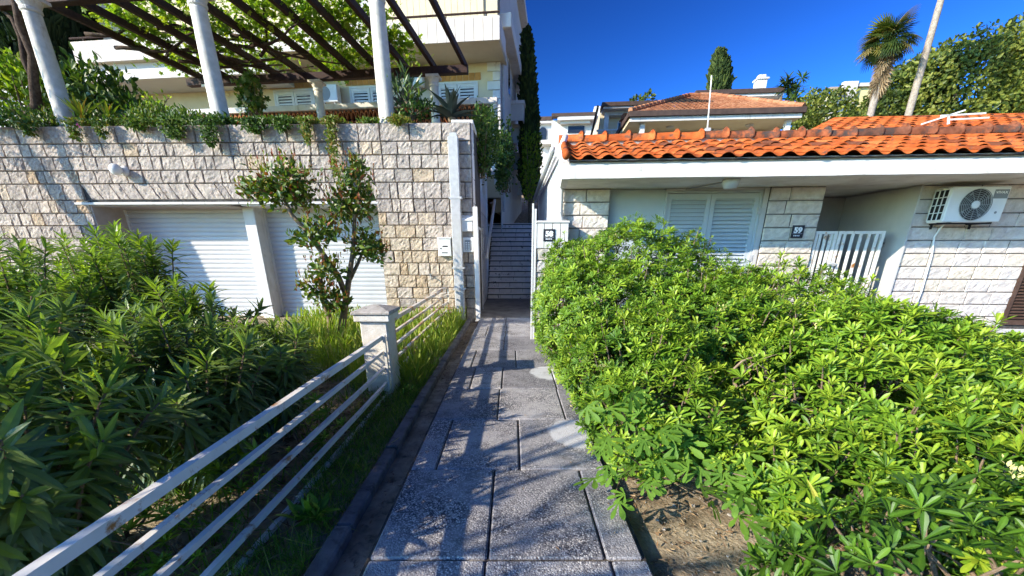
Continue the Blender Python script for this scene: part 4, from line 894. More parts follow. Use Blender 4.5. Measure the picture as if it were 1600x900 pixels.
# ------------------------------------------------------------------ buildings beyond
def base_z(Y): return float(hill(np.array(0.), np.array(float(Y)))) - 1
def slab_house(name, label, Y, slope, body, mat_, depth, parts=(), roof=None, loc=None):
    """body: (x0,x1,ytop) in photo pixels on the front plane; parts: (kind,x0,x1,y0,y1,mat,proud)"""
    c = W((body[0] + body[1]) / 2, body[2], Y); fr = Frame(c[0], Y, 0, slope)
    t = thing(name, label, 'house', (c[0], Y, base_z(Y)))
    a, b, zt = fr.pl(body[0], body[2])[0], fr.pl(body[1], body[2])[0], fr.pl((body[0] + body[1]) / 2, body[2])[1]
    m = MB(fr); m.box(a, b, 0, depth, base_z(Y), zt); m.build('wall', mat_, t)
    last = None
    for kind, x0, x1, y0, y1, pm_, pr in parts:
        p0 = fr.pl(x0, y0, -pr); p1 = fr.pl(x1, y1, -pr); m = MB(fr)
        m.box(min(p0[0], p1[0]), max(p0[0], p1[0]), -pr, -.002 if pr > 0 else depth, min(p0[1], p1[1]), max(p0[1], p1[1]))
        par_ = t
        if kind in ('pane',): par_ = last
        o = m.build(kind, pm_, par_)
        if kind in ('window', 'door'): last = o
    return t, fr
# modern white block behind the pergola, left
t, fr = slab_house('white_house', 'white modern house with small strip windows behind the pergola and dark cypresses', 24, -.11, (148, 420, 57), FARW, 8, [
    ('window', 163, 197, 73, 79, RENDERW, .04), ('pane', 166, 194, 74, 78, GLASS, .06), ('window', 166, 200, 88, 94, RENDERW, .04), ('pane', 169, 197, 89, 93, GLASS, .06),
    ('window', 207, 243, 71, 77, RENDERW, .04), ('pane', 211, 240, 72, 76, GLASS, .06), ('window', 210, 244, 86, 92, RENDERW, .04), ('pane', 213, 241, 87, 91, GLASS, .06),
    ('window', 256, 290, 85, 90, RENDERW, .04), ('pane', 259, 287, 86, 89, GLASS, .06), ('cornice', 146, 422, 55, 58, WOOD, .15)])
t, fr = slab_house('white_annexe', 'low white building with a deep overhanging balcony behind the terrace plants', 19, -.11, (205, 420, 139), FARW, 4.5, [
    ('window', 265, 306, 160, 176, RENDERW, .04), ('pane', 269, 302, 163, 176, GLASS, .07)])
p0, p1 = fr.pl(122, 95, -2.2), fr.pl(330, 118, -2.2); m = MB(fr); m.box(p0[0], fr.pl(420, 100, -2.2)[0], -2.2, 0, p1[1], p0[1]); m.build('balcony', FARW, t)
slab_house('grey_house', 'tall shade-tinted grey house behind the vine trunk', 17.5, .05, (-180, 26, 28), mat('shade_tinted_grey_render', (.42, .41, .43), (.36, .35, .37), scale=1, rough=.9, bump=.1), 6, [('cornice', -182, 28, 26, 29, RENDERW, .2)])  # the wall's shade is put into its grey render colour
t, fr = slab_house('garden_shed', 'low white sloping outbuilding behind the terrace plants and vine trunk', 14.5, -.1, (-60, 60, 147), FARW, 2, [('cornice', -62, 62, 139, 146, RENDERW, .15)])
# straight ahead, far
t, fr = slab_house('far_villa', 'far pale villa with arched window and flat brown roof beyond the cypress', 46, -.1, (835, 862, 188), FARW, 8, [
    ('roof', 833, 864, 182.5, 188, SLATE, .5), ('fascia', 833, 864, 188, 192, FARW, .45), ('balcony', 835, 866, 219, 224, FARW, .9)])
ca = fr.pl(848, 219, -.06); a = np.linspace(0, math.pi, 10); w_ = abs(fr.pl(854, 210)[0] - fr.pl(842, 210)[0]) / 2; h_ = fr.pl(848, 206, 0)[1] - ca[1]
m = MB(fr); poly = [(w_, 0)] + [(w_ * math.cos(q), h_ + w_ * math.sin(q)) for q in a] + [(-w_, 0)]; m.prism(poly, (ca[0], -.06, ca[1]), (1, 0, 0), (0, 0, 1), (0, -.06, 0)); w = m.build('window', GLASS, t)
m = MB(fr); poly2 = [(w_ * 1.25 * math.cos(q), h_ + w_ * 1.25 * math.sin(q)) for q in a]; m.prism([(w_ * 1.25, 0)] + poly2 + [(-w_ * 1.25, 0)], (ca[0], -.003, ca[1]), (1, 0, 0), (0, 0, 1), (0, -.05, 0)); m.build('window_surround', FARW, t)
t, fr = slab_house('far_house', 'far white flat-roofed house with a dark wide window and chimney', 42, -.1, (862, 932, 187), FARW, 8, [
    ('roof', 862, 931, 177, 180, SLATE, .7), ('fascia', 873, 930, 180.3, 183, FARW, .65), ('fascia', 871, 928, 183.5, 186, FARW, .8), ('soffit_band', 876, 922, 188, 192, FARW, .5),
    ('window', 886, 914, 196, 206, WHITE, .05), ('pane', 887.5, 913, 197, 207, GLASS, .08), ('chimney', 929, 937, 166, 186, RENDERW, -.0)])
t, fr = slab_house('white_gabled_house', 'white house with broad flat eaves and a balcony, beside the brick chimney and hipped roof', 29, -.1, (938, 1050, 172), CREAML, 7, [
    ('roof', 941, 1052, 159.5, 162, SLATE, 1.2), ('fascia', 943, 1052, 162.3, 166, RENDERW, 1.1), ('frieze', 945, 1052, 167, 172, RENDERW, .4), ('beam', 946, 1052, 172.2, 177, RENDERW, .55),
    ('window', 965, 973, 190, 205, WHITE, .03), ('pane', 966.5, 971.5, 192, 205, GLASS, .05)])
m = MB(fr)
for px in (947.5,): p = fr.pl(px, 190, -.5); m.box(p[0] - .13, p[0] + .13, -.6, -.35, base_z(29), fr.pl(950, 177, -.5)[1])
m.build('column', RENDERW, t)
p = fr.pl(934, 168, -1.0); q = fr.pl(927, 205, -1.0); m = MB(fr); m.bar((p[0], -1.0, p[1]), (q[0], 1.5, q[1]), .12, .3, up=(0, 1, 0)); m.build('verge', SLATE, t)
pz = fr.pl(950, 204, -1.2); m = MB(fr); m.tube([(fr.pl(932, 205, -1.2)[0], -1.2, pz[1]), (fr.pl(968, 203, -1.2)[0], -1.2, fr.pl(968, 203, -1.2)[1])], .06, 6)
for px in (936, 946, 956, 966): p = fr.pl(px, 205, -1.2); m.tube([(p[0], -1.2, p[1] - .8), (p[0], -1.2, p[1])], .03, 5)
m.build('balcony_rail', RENDERW, t)
ch = thing('brick_chimney', 'small red brick chimney beside the hipped tile roof', 'chimney', W(979, 200, 24))
a_, b_ = W(972, 205, 24), W(985, 186, 24); m = MB(); m.box(a_[0], b_[0], 24, 24.5, a_[2] - 1, b_[2]); m.build('stack', LATT, ch)
m = MB(); m.box(a_[0] - .06, b_[0] + .06, 23.94, 24.56, b_[2] + .002, b_[2] + .08); m.box(a_[0], b_[0], 24.0, 24.5, b_[2] + .2, b_[2] + .27)
for x in (a_[0], b_[0] - .1): m.box(x, x + .1, 24, 24.5, b_[2] + .081, b_[2] + .199)
m.build('chimney_cap', LATT, ch)
# hipped roof house
HY = 19.; HF = Frame(W(1000, 190, HY)[0], HY, 0, -.08)
hh = thing('hipped_house', 'cream house with a weathered hipped tile roof and dark gutter behind the orange roof', 'house', HF.w((3, 2, base_z(HY))))
e0 = HF.pl(984, 183, -1.1); e1 = HF.pl(1256, 168, -1.1); ez = (e0[1] + HF.pl(1120, 176, -1.1)[1]) / 2 + .13
apx, apz = HF.pl(1076, 151, 3.2); ap2 = HF.pl(1112, 148, 3.2)[0]
X0, X1 = e0[0], e1[0]; D = 7.6
def rooftri(m, pts, nrow=14):
    pts = np.array(pts, float)                           # bl, br, tr, tl -> stepped courses with small waves
    for k in range(nrow):
        f0, f1 = k / nrow, (k + 1) / nrow; L0, R0 = pts[0] + (pts[3] - pts[0]) * f0, pts[1] + (pts[2] - pts[1]) * f0; L1, R1 = pts[0] + (pts[3] - pts[0]) * f1, pts[1] + (pts[2] - pts[1]) * f1
        n = max(2, int(np.linalg.norm(R0 - L0) / .06)); s = np.linspace(0, 1, n + 1)[:, None]
        wv = .02 * np.sin(np.linspace(0, n / 4 * 2 * np.pi, n + 1))[:, None] * np.array([[0, 0, 1.]])
        a = L0 + (R0 - L0) * s + wv + np.array([0, 0, .03]); b = L1 + (R1 - L1) * s + wv; c = a - np.array([0, 0, .035])
        t_ = np.repeat(rng.uniform(.2, .9, (n + 1) // 4 + 1), 4)[:n + 1]
        m.addq(np.concatenate([c, a, b]), [(r * (n + 1) + i, r * (n + 1) + i + 1, (r + 1) * (n + 1) + i + 1, (r + 1) * (n + 1) + i) for r in range(2) for i in range(n)], np.tile(t_, 3))
m = MB(HF); Yb = -1.1 + D
rooftri(m, [(X0, -1.1, ez), (X1, -1.1, ez), (ap2, 3.2, apz), (apx, 3.2, apz)]); rooftri(m, [(X0, Yb, ez), (X0, -1.1, ez), (apx, 3.2, apz), (apx, 3.2, apz)], 12); rooftri(m, [(X1, -1.1, ez), (X1, Yb, ez), (ap2, 3.2, apz), (ap2, 3.2, apz)], 12); rooftri(m, [(X1, Yb, ez), (X0, Yb, ez), (apx, 3.2, apz), (ap2, 3.2, apz)], 10)
rf = m.build('roof', TERRA_OLD, hh)
m = MB(HF)
for p, q in (((X0, -1.1, ez), (apx, 3.2, apz)), ((X1, -1.1, ez), (ap2, 3.2, apz)), ((apx, 3.2, apz), (ap2, 3.2, apz))):
    p, q = np.array(p), np.array(q); n = int(np.linalg.norm(q - p) / .35)
    for k in range(n): a, b = p + (q - p) * k / n, p + (q - p) * (k + 1.1) / n; m.tube([a + (0, 0, .06), b + (0, 0, .05)], [.10, .085], 8, rng.uniform(.5, 1))
m.build('hip_tiles', TERRA_OLD, rf)
m = MB(HF); m.box(X0 - .05, X1 + .05, -1.24, -1.12, ez - .18, ez + .0); m.bar((X0 - .02, -1.2, ez - .09), (X0 - .02, Yb, ez - .09), .12, .18); m.bar((X1 + .02, -1.2, ez - .09), (X1 + .02, Yb, ez - .09), .12, .18); m.build('gutter', SLATE, hh)
m = MB(HF); m.box(X0, X1, -1.1, Yb, ez - .32, ez - .19); m.build('eave_soffit', CREAML, hh)
m = MB(HF); m.box(X0 + .02, X1 - .02, -1.13, -1.105, ez - .33, ez - .19); m.build('fascia', RENDERW, hh)
m = MB(HF); m.box(X0 + .6, X1 - .5, .5, Yb - .5, base_z(HY), ez - .325); m.build('wall', CREAM, hh)
for px in (1004, 1231): x = HF.pl(px, 190, -.8)[0]; m = MB(HF); m.box(x - .09, x + .09, -.9, -.7, base_z(HY), ez - .325); m.build('column', RENDERW, hh)
for px in (1047, 1170): x = HF.pl(px, 192, -.2)[0]; m = MB(HF); m.lathe([(.12, -.06), (.16, -.02), (.16, 0)], (x, -.3, ez - .322), 12); m.build('ceiling_lamp', LGREY, hh)
x, z = HF.pl(1112, 199, .3); t = thing('air_conditioner', 'small white air conditioner under the eave of the hipped roof house', 'air conditioner', HF.w((x, .3, z)))
m = MB(HF); m.box(x - .42, x + .42, .18, .49, z - .28, z + .28); m.build('casing', PLASTW, t, bevel=.02)
m = MB(HF); m.lathe([(.21, 0), (.21, .01)], (x - .12, .179, z), 18, ax=(0, -1, 0)); m.build('fan_grille', PLASTG, t)
# house behind it, cream block with awning
t, fr = slab_house('white_eaved_house', 'long white house with a thin dark roof edge behind the hipped roof', 31, -.09, (1090, 1222, 150), FARW, 7, [
    ('roof', 1088, 1226, 141, 143.5, SLATE, 1.0), ('fascia', 1090, 1224, 143.8, 149, RENDERW, .9)])
p = fr.pl(1186, 141, 1.5); m = MB(fr); m.box(p[0] - .3, p[0] + .3, 1.2, 1.8, p[1] - .3, p[1] + .55); m.box(p[0] - .38, p[0] + .38, 1.12, 1.88, p[1] + .552, p[1] + .64); m.box(p[0] - .22, p[0] + .22, 1.3, 1.7, p[1] + .642, p[1] + .85); m.build('chimney', RENDERW, t)
t, fr = slab_house('yellow_house', 'pale yellow block with white corner piers and awning behind the olive-green bush', 33, -.09, (1326, 1366, 133), FARY, 6, [
    ('corner_pier', 1320, 1328, 127, 186, FARW, .3), ('parapet', 1326, 1368, 130, 134, FARW, .2), ('wing', 1283, 1320, 157, 186, FARW, .01)])
p0, p1 = fr.pl(1286, 142, -1.5), fr.pl(1322, 135, .5); m = MB(fr); m.hexa([(p0[0], -1.5, p0[1]), (fr.pl(1312, 142, -1.5)[0], -1.5, p0[1]), (p1[0], .5, p1[1] - .05), (fr.pl(1298, 135, .5)[0], .5, p1[1] - .05)], [(p0[0], -1.5, p0[1] + .06), (fr.pl(1312, 142, -1.5)[0], -1.5, p0[1] + .06), (p1[0], .5, p1[1]), (fr.pl(1298, 135, .5)[0], .5, p1[1])]); m.build('awning', mat('tan_awning_cloth', (.42, .34, .25), rough=.9, bump=.05), t)
m = MB(fr); q = fr.pl(1301, 156, -1.45); m.tube([(q[0], -1.45, p0[1]), (q[0], -1.45, q[1] - .5)], .04, 6); m.build('awning_pole', METALG, t)
# ------------------------------------------------------------------ oleander hedge behind the fence
def oleander(label, cx, cy, h, spread, ns, ln=.15, base_r=.25, lean=(0, 0), low=.25, tint=(.15, .8)):
    t = thing('oleander', label, 'shrub', (cx, cy, 0), 'oleanders behind the fence')
    sm_ = MB(); lf = MB()
    for k in range(ns):
        a = rng.uniform(0, 2 * np.pi); rr = math.sqrt(rng.uniform(0, 1)); hh_ = h * rng.uniform(.62, 1.0) * (1 - .18 * rr)
        b = np.array([cx + base_r * rr * math.cos(a), cy + base_r * rr * math.sin(a), 0]); e = np.array([cx + lean[0] + spread * rr * math.cos(a) + rng.normal(0, .05), cy + lean[1] + spread * rr * math.sin(a) + rng.normal(0, .05), hh_])
        if e[0] > -1.62: e[0] = -1.62 - rng.uniform(0, .15)
        mid = (b + e) / 2 + (0, 0, .18 * h); s = np.linspace(0, 1, 8)[:, None]; pts = (1 - s) ** 2 * b + 2 * s * (1 - s) * mid + s * s * e
        sm_.tube(pts, np.linspace(.011, .005, 8), 5, rng.uniform())
        L = np.linalg.norm(np.diff(pts, axis=0), axis=1).sum(); n = int(L * (1 - low) / .036)
        tt = low + (1 - low) * (np.arange(n) + .5) / n; P = ((1 - tt) ** 2)[:, None] * b + (2 * tt * (1 - tt))[:, None] * mid + (tt ** 2)[:, None] * e
        T = nrm(2 * (1 - tt)[:, None] * (mid - b) + 2 * tt[:, None] * (e - mid)); x = nrm(np.cross(T, np.array([[.3, 1, .1]]))); y_ = np.cross(T, x)
        st = rng.uniform(*tint)
        for j in range(3):
            ph = np.arange(n) * 1.05 + j * 2.094 + rng.normal(0, .2, n); el = np.clip(-.35 + 1.35 * ((tt - low) / (1 - low)) ** 2.2 + rng.normal(0, .26, n), -.9, 1.25)
            d = np.cos(el)[:, None] * (np.cos(ph)[:, None] * x + np.sin(ph)[:, None] * y_) + np.sin(el)[:, None] * T
            d[:, 2] -= .25 * (1 - tt); s_ = ln * rng.uniform(.7, 1.15, n) * (1 - .45 * np.clip((tt - .9) * 10, 0, 1))
            q = np.clip(.12 + st * .5 + .55 * np.clip(tt - .68, 0, 1) * 2.6 * .6 + rng.normal(0, .1, n), 0, 1)
            lf.scatter(P_OLE, P, frames(d, T), np.stack([s_ * rng.uniform(.85, 1.2, n), s_, s_], 1), q)
    sm_.build('stem', BARK, t); lf.build('foliage', L_OLE, t)
oleander('oleander with very long drooping dark leaves hanging against the fence rails', -2.4, 1.5, 1.32, .72, 44, .20, low=.06)
oleander('spreading oleander just behind the five-rail fence midway to the pillar', -2.3, 2.5, 1.24, .62, 42, .185, lean=(-.1, 0), low=.06)
oleander('broad leafy oleander in the middle row of the hedge', -3.45, 2.35, 1.5, .75, 40, .195)
oleander('bright-tipped oleander in front of the stone wall before the garages', -4.6, 3.5, 1.85, .8, 42, .19, tint=(.4, 1))
oleander('tallest oleander rising in front of the first garage door', -3.95, 4.2, 2.2, .5, 22, .19, tint=(.4, 1))
oleander('oleander with upright shoots in front of the pier between the garages', -3.1, 3.75, 1.42, .55, 34, .18, low=.1, tint=(.2, .9))
oleander('small low oleander bordering the bright grass below the myrtle tree', -2.25, 3.35, 1.12, .5, 44, .17, low=.06)
oleander('back oleander half hidden behind the hedge at the first garage jamb', -5.3, 5.0, 1.95, .8, 30, .18, tint=(.4, 1))
oleander('outermost oleander beyond the hedge at the foot of the stone wall', -6.6, 5.2, 1.75, .9, 32, .18, tint=(.3, .9))
# pittosporum seedlings low under the rails
for (x, y), lb in (((-1.85, 2.4), 'small bright seedling growing in the soil behind the five-rail fence'), ((-1.8, 1.75), 'low green seedling in the leaf litter behind the near rails'), ((-1.78, 3.1), 'tufted young shrub behind the rails short of the pillar')):
    t = thing('young_shrub', lb, 'shrub', (x, y, 0)); m = MB(); n = 22
    p = np.array([x, y, .18]) + rng.normal(0, 1, (n, 3)) * (.13, .13, .08); rosettes(m, p, nrm(rng.normal(0, .3, (n, 3)) + (0, 0, 1)), P_OLE, 9, .085, 1.4, .1, 1., (.45, .9)); m.build('foliage', L_PIT, t)
    m = MB(); twigs(m, (x, y, 0), p[:10], .006, .003); m.build('stem', BARK, t)
# leaf litter and rough grass
def ground_scatter(name, label, cat, mt, proto, pts, ln, wid, tintr, flat, kind='stuff', up=1., rnd=.5):
    m = MB(); n = len(pts)
    if flat: d = nrm(rng.normal(size=(n, 3)) * (1, 1, .25)); hint = np.array([0, 0, 1.]) + rng.normal(0, .4, (n, 3))
    else: d = nrm(rng.normal(0, rnd, (n, 3)) + (0, 0, up)); hint = rdir(n)
    s = ln * rng.uniform(.5, 1.3, n); m.scatter(proto, pts, frames(d, hint), np.stack([s * wid, s, s], 1), np.clip(rng.uniform(*tintr, n), 0, 1))
    o = m.build(name, mt); return tag(o, label, cat, kind=kind)
def field(n, x0, x1, y0, y1, z=0., keep=None):
    p = np.stack([rng.uniform(x0, x1, n), rng.uniform(y0, y1, n), np.full(n, z)], 1)
    return p if keep is None else p[keep(p)]
ground_scatter('leaf_litter', 'dead brown leaves scattered on the soil under the oleanders', 'leaf litter', SOILT, P_LITTER, field(5200, -5.5, -1.3, .5, 5, .012), .075, 1., (0, 1), True)
ground_scatter('leaf_litter', 'dry leaves and stalks on the bare soil at the path edge under the pittosporums', 'leaf litter', SOILT, P_LITTER, field(2200, .72, 2.8, 1.0, 2.9, -.02), .042, .8, (.1, 1), True)
ground_scatter('leaf_litter', 'small debris and dead leaves lying in the gutter by the kerb', 'leaf litter', SOILT, P_LITTER, np.concatenate([field(900, -.955, -.79, 1, 9.2, -.045), field(500, -.955, -.82, 4, 9.2, -.04)]), .035, .8, (.0, .6), True)
gv = lambda p: np.array([mnoise.noise(Vector((q[0] * 1.6, q[1] * 1.6, 3))) for q in p])
P_EAR = leafp([(0, .01), (.55, .012), (.62, .05), (.85, .055), (1, .01)], .3, .25)
pb = field(14000, -4.6, -1.1, 4.4, 9.15, -.02, lambda p: (gv(p) > -.2) & ~((p[:, 0] > -1.72) & (p[:, 0] < -1.36) & (p[:, 1] < 4.65)))
ground_scatter('tall_grass', 'tall yellow-green wild barley growing below the garage doors', 'grass', L_GRS, P_EAR, pb[:3600], .36, .55, (.45, .95), False, rnd=.16)
ground_scatter('tall_grass', 'dense bright grass blades between the pillar, the myrtle and the wall', 'grass', L_GRS, P_BLADE, pb, .26, .48, (.25, .85), False, rnd=.25)
ps = field(15000, -1.62, -1.08, .6, 9.1, -.02, lambda p: (gv(p * 1.4) > -.28))
ground_scatter('verge_grass', 'short rough green grass on the strip between fence and kerb', 'grass', L_GRS, P_BLADE, ps, .115, 1., (.05, .6), False, rnd=.5)
ground_scatter('verge_grass', 'sparse dry straw in the verge between fence and kerb', 'grass', L_GRS, P_BLADE, field(900, -1.6, -1.05, .6, 7, 0), .16, .6, (.85, 1.), False, rnd=1.1, up=.5)
ground_scatter('understorey_weeds', 'low dark weeds and grass under the oleander hedge', 'grass', L_GRS, P_BLADE, field(6500, -5.5, -1.6, .8, 4.6, -.01, lambda p: gv(p) > -.05), .17, 1.2, (.0, .45), False, rnd=.6)
for (x, y, s), lb in (((-1.22, 2.0, 1.), 'broad-leaved weed on the verge leaning over the lowest rail'), ((-1.2, 4.15, .8), 'leafy weed at the foot of the capped pillar'), ((-1.2, 5.6, .9), 'leafy weed in the verge beyond the pillar')):
    m = MB(); n = 7; rosettes(m, np.array([x, y, .05]) + rng.normal(0, .04, (n, 3)) * (1, 1, .6), nrm(rng.normal(0, .4, (n, 3)) + (0, 0, 1)), P_OLE, 7, .13 * s, 1.3, .5, 1.2, (.4, .8)); tag(m.build('weed', L_PIT, loc=(x, y, 0)), lb, 'weed')
ground_scatter('leaf_litter', 'few small dry leaves scattered over the path slabs', 'leaf litter', SOILT, P_LITTER, field(170, -.75, .7, .8, 9.2, .056), .028, .8, (.1, .9), True)
gr = MB(); n = 260; p = field(n, .8, 2.4, 1.1, 2.5, -.015)
for q in p:
    r = .004 + .012 * rng.random() ** 3; gr.lathe([(r * .5, -r * .5), (r, 0), (r * .6, r * .5)], q + (0, 0, r * .3), 5, rng.uniform())
tag(gr.build('gravel', mat('pale_gravel', (.42, .38, .32), (.25, .23, .2), scale=40, rough=.95, bump=.2)), 'loose pale pebbles on the bare soil at the path edge', 'gravel', kind='stuff')

# ------------------------------------------------------------------ ornamental myrtle in front of the right garage
my = thing('myrtle_tree', 'small multi-stemmed myrtle with red-tipped leaf clumps before the second garage door', 'tree', (-3.45, 7.3, 0))
MY = 7.3
mp = lambda x, y, dY=0.: W(x, y, MY + dY)
m = MB(); base = np.array([-3.42, MY, -.05])
m.tube([base + (-.08, 0, 0), mp(516, 500), mp(505, 470, -.1), mp(500, 430, -.15), mp(506, 400, -.1)], [.06, .055, .045, .035, .02], 8)
m.tube([base + (.1, .1, 0), mp(536, 500, .1), mp(541, 465, .1), mp(546, 430, .1), mp(552, 390, .05), mp(554, 345, .05), mp(556, 310)], [.075, .07, .06, .05, .04, .032, .02], 8)
m.tube([mp(541, 462, .1), mp(528, 430, 0), mp(505, 397, -.1), mp(480, 362, -.1), mp(455, 335, -.1), mp(440, 300, -.1)], [.055, .05, .045, .042, .035, .02], 8)
m.tube([mp(545, 440, .1), mp(560, 410, .15), mp(570, 385, .15)], [.04, .03, .018], 7)
m.tube([mp(521, 480, 0), mp(500, 460, -.2), mp(488, 445, -.25)], [.03, .025, .012], 6)
m.build('trunk', BARK, my, smooth=True)
m = MB()
for (x, y, rx, rz, dY, n) in ((448, 285, 46, 34, -.1, 420), (415, 300, 34, 24, -.15, 200), (462, 308, 34, 24, .05, 200), (392, 300, 18, 13, -.1, 60), (552, 290, 32, 38, .05, 300), (532, 325, 27, 27, 0, 170), (565, 322, 22, 26, .1, 130), (506, 362, 32, 24, -.15, 200), (478, 375, 24, 17, -.2, 110), (570, 382, 33, 30, .15, 280), (590, 392, 17, 22, .1, 80), (508, 422, 30, 22, -.2, 190), (490, 452, 24, 22, -.25, 140), (522, 470, 26, 22, -.2, 170), (556, 260, 12, 16, .05, 50)):
    c = mp(x, y, dY); s = (MY + dY) / 665
    p, nn = ell_points([(c, (rx * s * .9, rx * s * .85, rz * s * .9))], int(n * 1.3), .35, 1.1, zmin=.02, lump=.16)
    leaves(m, p, nn, P_OVA, .10, 1.05, .35, .6, .8, (.15, .9))
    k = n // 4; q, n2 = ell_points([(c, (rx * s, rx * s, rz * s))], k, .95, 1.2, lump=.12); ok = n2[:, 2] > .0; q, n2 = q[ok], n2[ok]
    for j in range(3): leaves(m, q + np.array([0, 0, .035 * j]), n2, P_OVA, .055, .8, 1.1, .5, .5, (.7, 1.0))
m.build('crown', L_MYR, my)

# ------------------------------------------------------------------ pittosporum hedge on the right
def pitto(label, ells, n, ln=.075, zmin=.1, base=None, tint=(.25, .85), shoots=.12, inner=.16, k=13, clip=True):
    c0 = np.array(ells[0][0]); t = thing('pittosporum', label, 'shrub', (c0[0], c0[1], 0), 'pittosporum shrubs beside the path'); m = MB()
    n = int(n * 1.75); p, nn = ell_points(ells, n, .84, 1.03, zmin=zmin, lump=.05)
    if clip: ok = p[:, 0] > .36 - .02 * rng.normal(size=len(p)); p, nn = p[ok], nn[ok]
    gap = lambda v: (((v - np.array([2.12, 3.15, .62])) ** 2).sum(1) > .27 ** 2) & (np.array([mnoise.noise(Vector(w_ * 3.1)) for w_ in v]) > -.13 + .1 * rng.normal(size=len(v))) | (v[:, 2] > 1.0)
    ok = gap(p); p, nn = p[ok], nn[ok]
    rosettes(m, p, nn * .75 + np.array([-.15, -.1, .55]) + rng.normal(0, .28, p.shape), P_OBO, k, ln, 1., .1, 1.05, tint)
    q, n2 = ell_points(ells, int(n * inner), .5, .82, zmin=.08); ok = gap(q); q, n2 = q[ok], n2[ok]; rosettes(m, q, n2 + (0, 0, .4) + rng.normal(0, .4, q.shape), P_OBO, 8, ln, 1., .0, .9, (.0, .25))  # inner rosettes tinted very dark, painting the shade inside the hedge
    q, n2 = ell_points(ells, int(n * shoots * .7), 1.0, 1.10, zmin=.3, lump=.05); ok = (n2[:, 2] > .25); q, n2 = q[ok], n2[ok]
    if clip: ok = q[:, 0] > .45; q, n2 = q[ok], n2[ok]
    rosettes(m, q, n2 * .5 + (0, 0, .8) + rng.normal(0, .2, q.shape), P_OBO, 11, ln * 1.1, 1., .2, 1.2, (.5, 1.))
    m.build('foliage', L_PIT, t)
    m = MB(); r = rng.permutation(len(p))[:46]
    for c, rr in ells: 
        b = np.array([c[0], c[1], 0.]); d2 = ((p[r] - np.array(c)) ** 2).sum(1); sel = r[d2 < max(rr) ** 2 * 1.1][:26]; twigs(m, b, p[sel] * .97 + np.array(c) * .03, .016, .004)
    for qq, nn2 in zip(q, n2): m.tube([qq - (nn2 * .5 + (0, 0, .6)) * .16, qq], [.006, .004], 5, .6)
    m.build('branch', BARK, t)
    s = rng.permutation(len(p))[:max(3, n // 170)]
    for qq, nn2 in zip(p[s], nn[s]):
        f = MB(); kk = 22; pp = qq + nn2 * .03 + rng.normal(0, .018, (kk, 3)); leaves(f, pp, np.tile(nn2, (kk, 1)), P_OVA, .022, 1., .5, .8, .8, (.6, 1))
        f.build('flower_head', L_FL, t)
L_FL = leafmat('cream_flower', [(0, (.45, .45, .10)), (1, (.65, .6, .25))], .25, rough=.6)
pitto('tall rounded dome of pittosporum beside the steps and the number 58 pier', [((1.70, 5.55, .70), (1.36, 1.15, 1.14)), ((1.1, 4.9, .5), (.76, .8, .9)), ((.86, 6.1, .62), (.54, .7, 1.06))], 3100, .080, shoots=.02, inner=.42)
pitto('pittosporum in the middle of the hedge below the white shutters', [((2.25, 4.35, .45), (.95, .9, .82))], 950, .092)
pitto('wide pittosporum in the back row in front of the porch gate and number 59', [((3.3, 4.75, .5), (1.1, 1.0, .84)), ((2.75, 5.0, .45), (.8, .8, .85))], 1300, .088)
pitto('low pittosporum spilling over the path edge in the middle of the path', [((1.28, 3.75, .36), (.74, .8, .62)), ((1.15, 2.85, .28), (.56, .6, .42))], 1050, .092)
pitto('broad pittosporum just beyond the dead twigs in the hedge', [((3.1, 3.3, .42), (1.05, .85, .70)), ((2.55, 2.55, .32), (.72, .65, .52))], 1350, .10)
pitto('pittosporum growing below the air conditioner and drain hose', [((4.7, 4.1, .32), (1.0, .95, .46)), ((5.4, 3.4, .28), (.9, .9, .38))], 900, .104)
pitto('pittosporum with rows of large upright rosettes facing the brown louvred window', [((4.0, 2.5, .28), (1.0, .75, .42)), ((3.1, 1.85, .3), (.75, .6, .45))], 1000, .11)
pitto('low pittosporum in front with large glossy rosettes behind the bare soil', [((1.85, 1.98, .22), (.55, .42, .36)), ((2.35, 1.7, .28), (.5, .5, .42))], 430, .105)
pitto('darkest pittosporum with the biggest glossy shade-tinted leaves beyond the bare soil', [((1.5, 1.12, .42), (.42, .34, .30)), ((1.95, 1.2, .42), (.45, .4, .36)), ((1.15, 1.15, .25), (.22, .22, .2))], 200, .105, k=11, tint=(.0, .3), shoots=.03)  # low leaf tints put the shade on this shrub into its colour
# dead branches in the gap of the hedge
db_ = MB()
c = np.array([2.05, 3.15, .55])
for k in range(9):
    a = c + rng.normal(0, .12, 3) * (1.2, 1, .8); d = nrm(np.array([rng.normal(.1, .8), rng.normal(-.4, .4), rng.normal(.25, .5)])); pts = walk(a, d, 7, rng.uniform(.035, .06), .2); db_.tube(pts, np.linspace(.011, .003, 8) * rng.uniform(.5, 1.3), 6, rng.uniform())
db_.tube(walk((1.95, 3.3, 0.), (.35, -.5, .75), 8, .09, .1), np.linspace(.03, .012, 9), 7, .5)
db_.tube(walk((2.1, 3.3, 0.), (.15, -.35, .9), 8, .1, .1), np.linspace(.028, .012, 9), 7, .5)
tag(db_.build('dead_branches', DEADW, loc=c), 'bare pale dead twigs showing in a gap of the pittosporum hedge', 'branches')
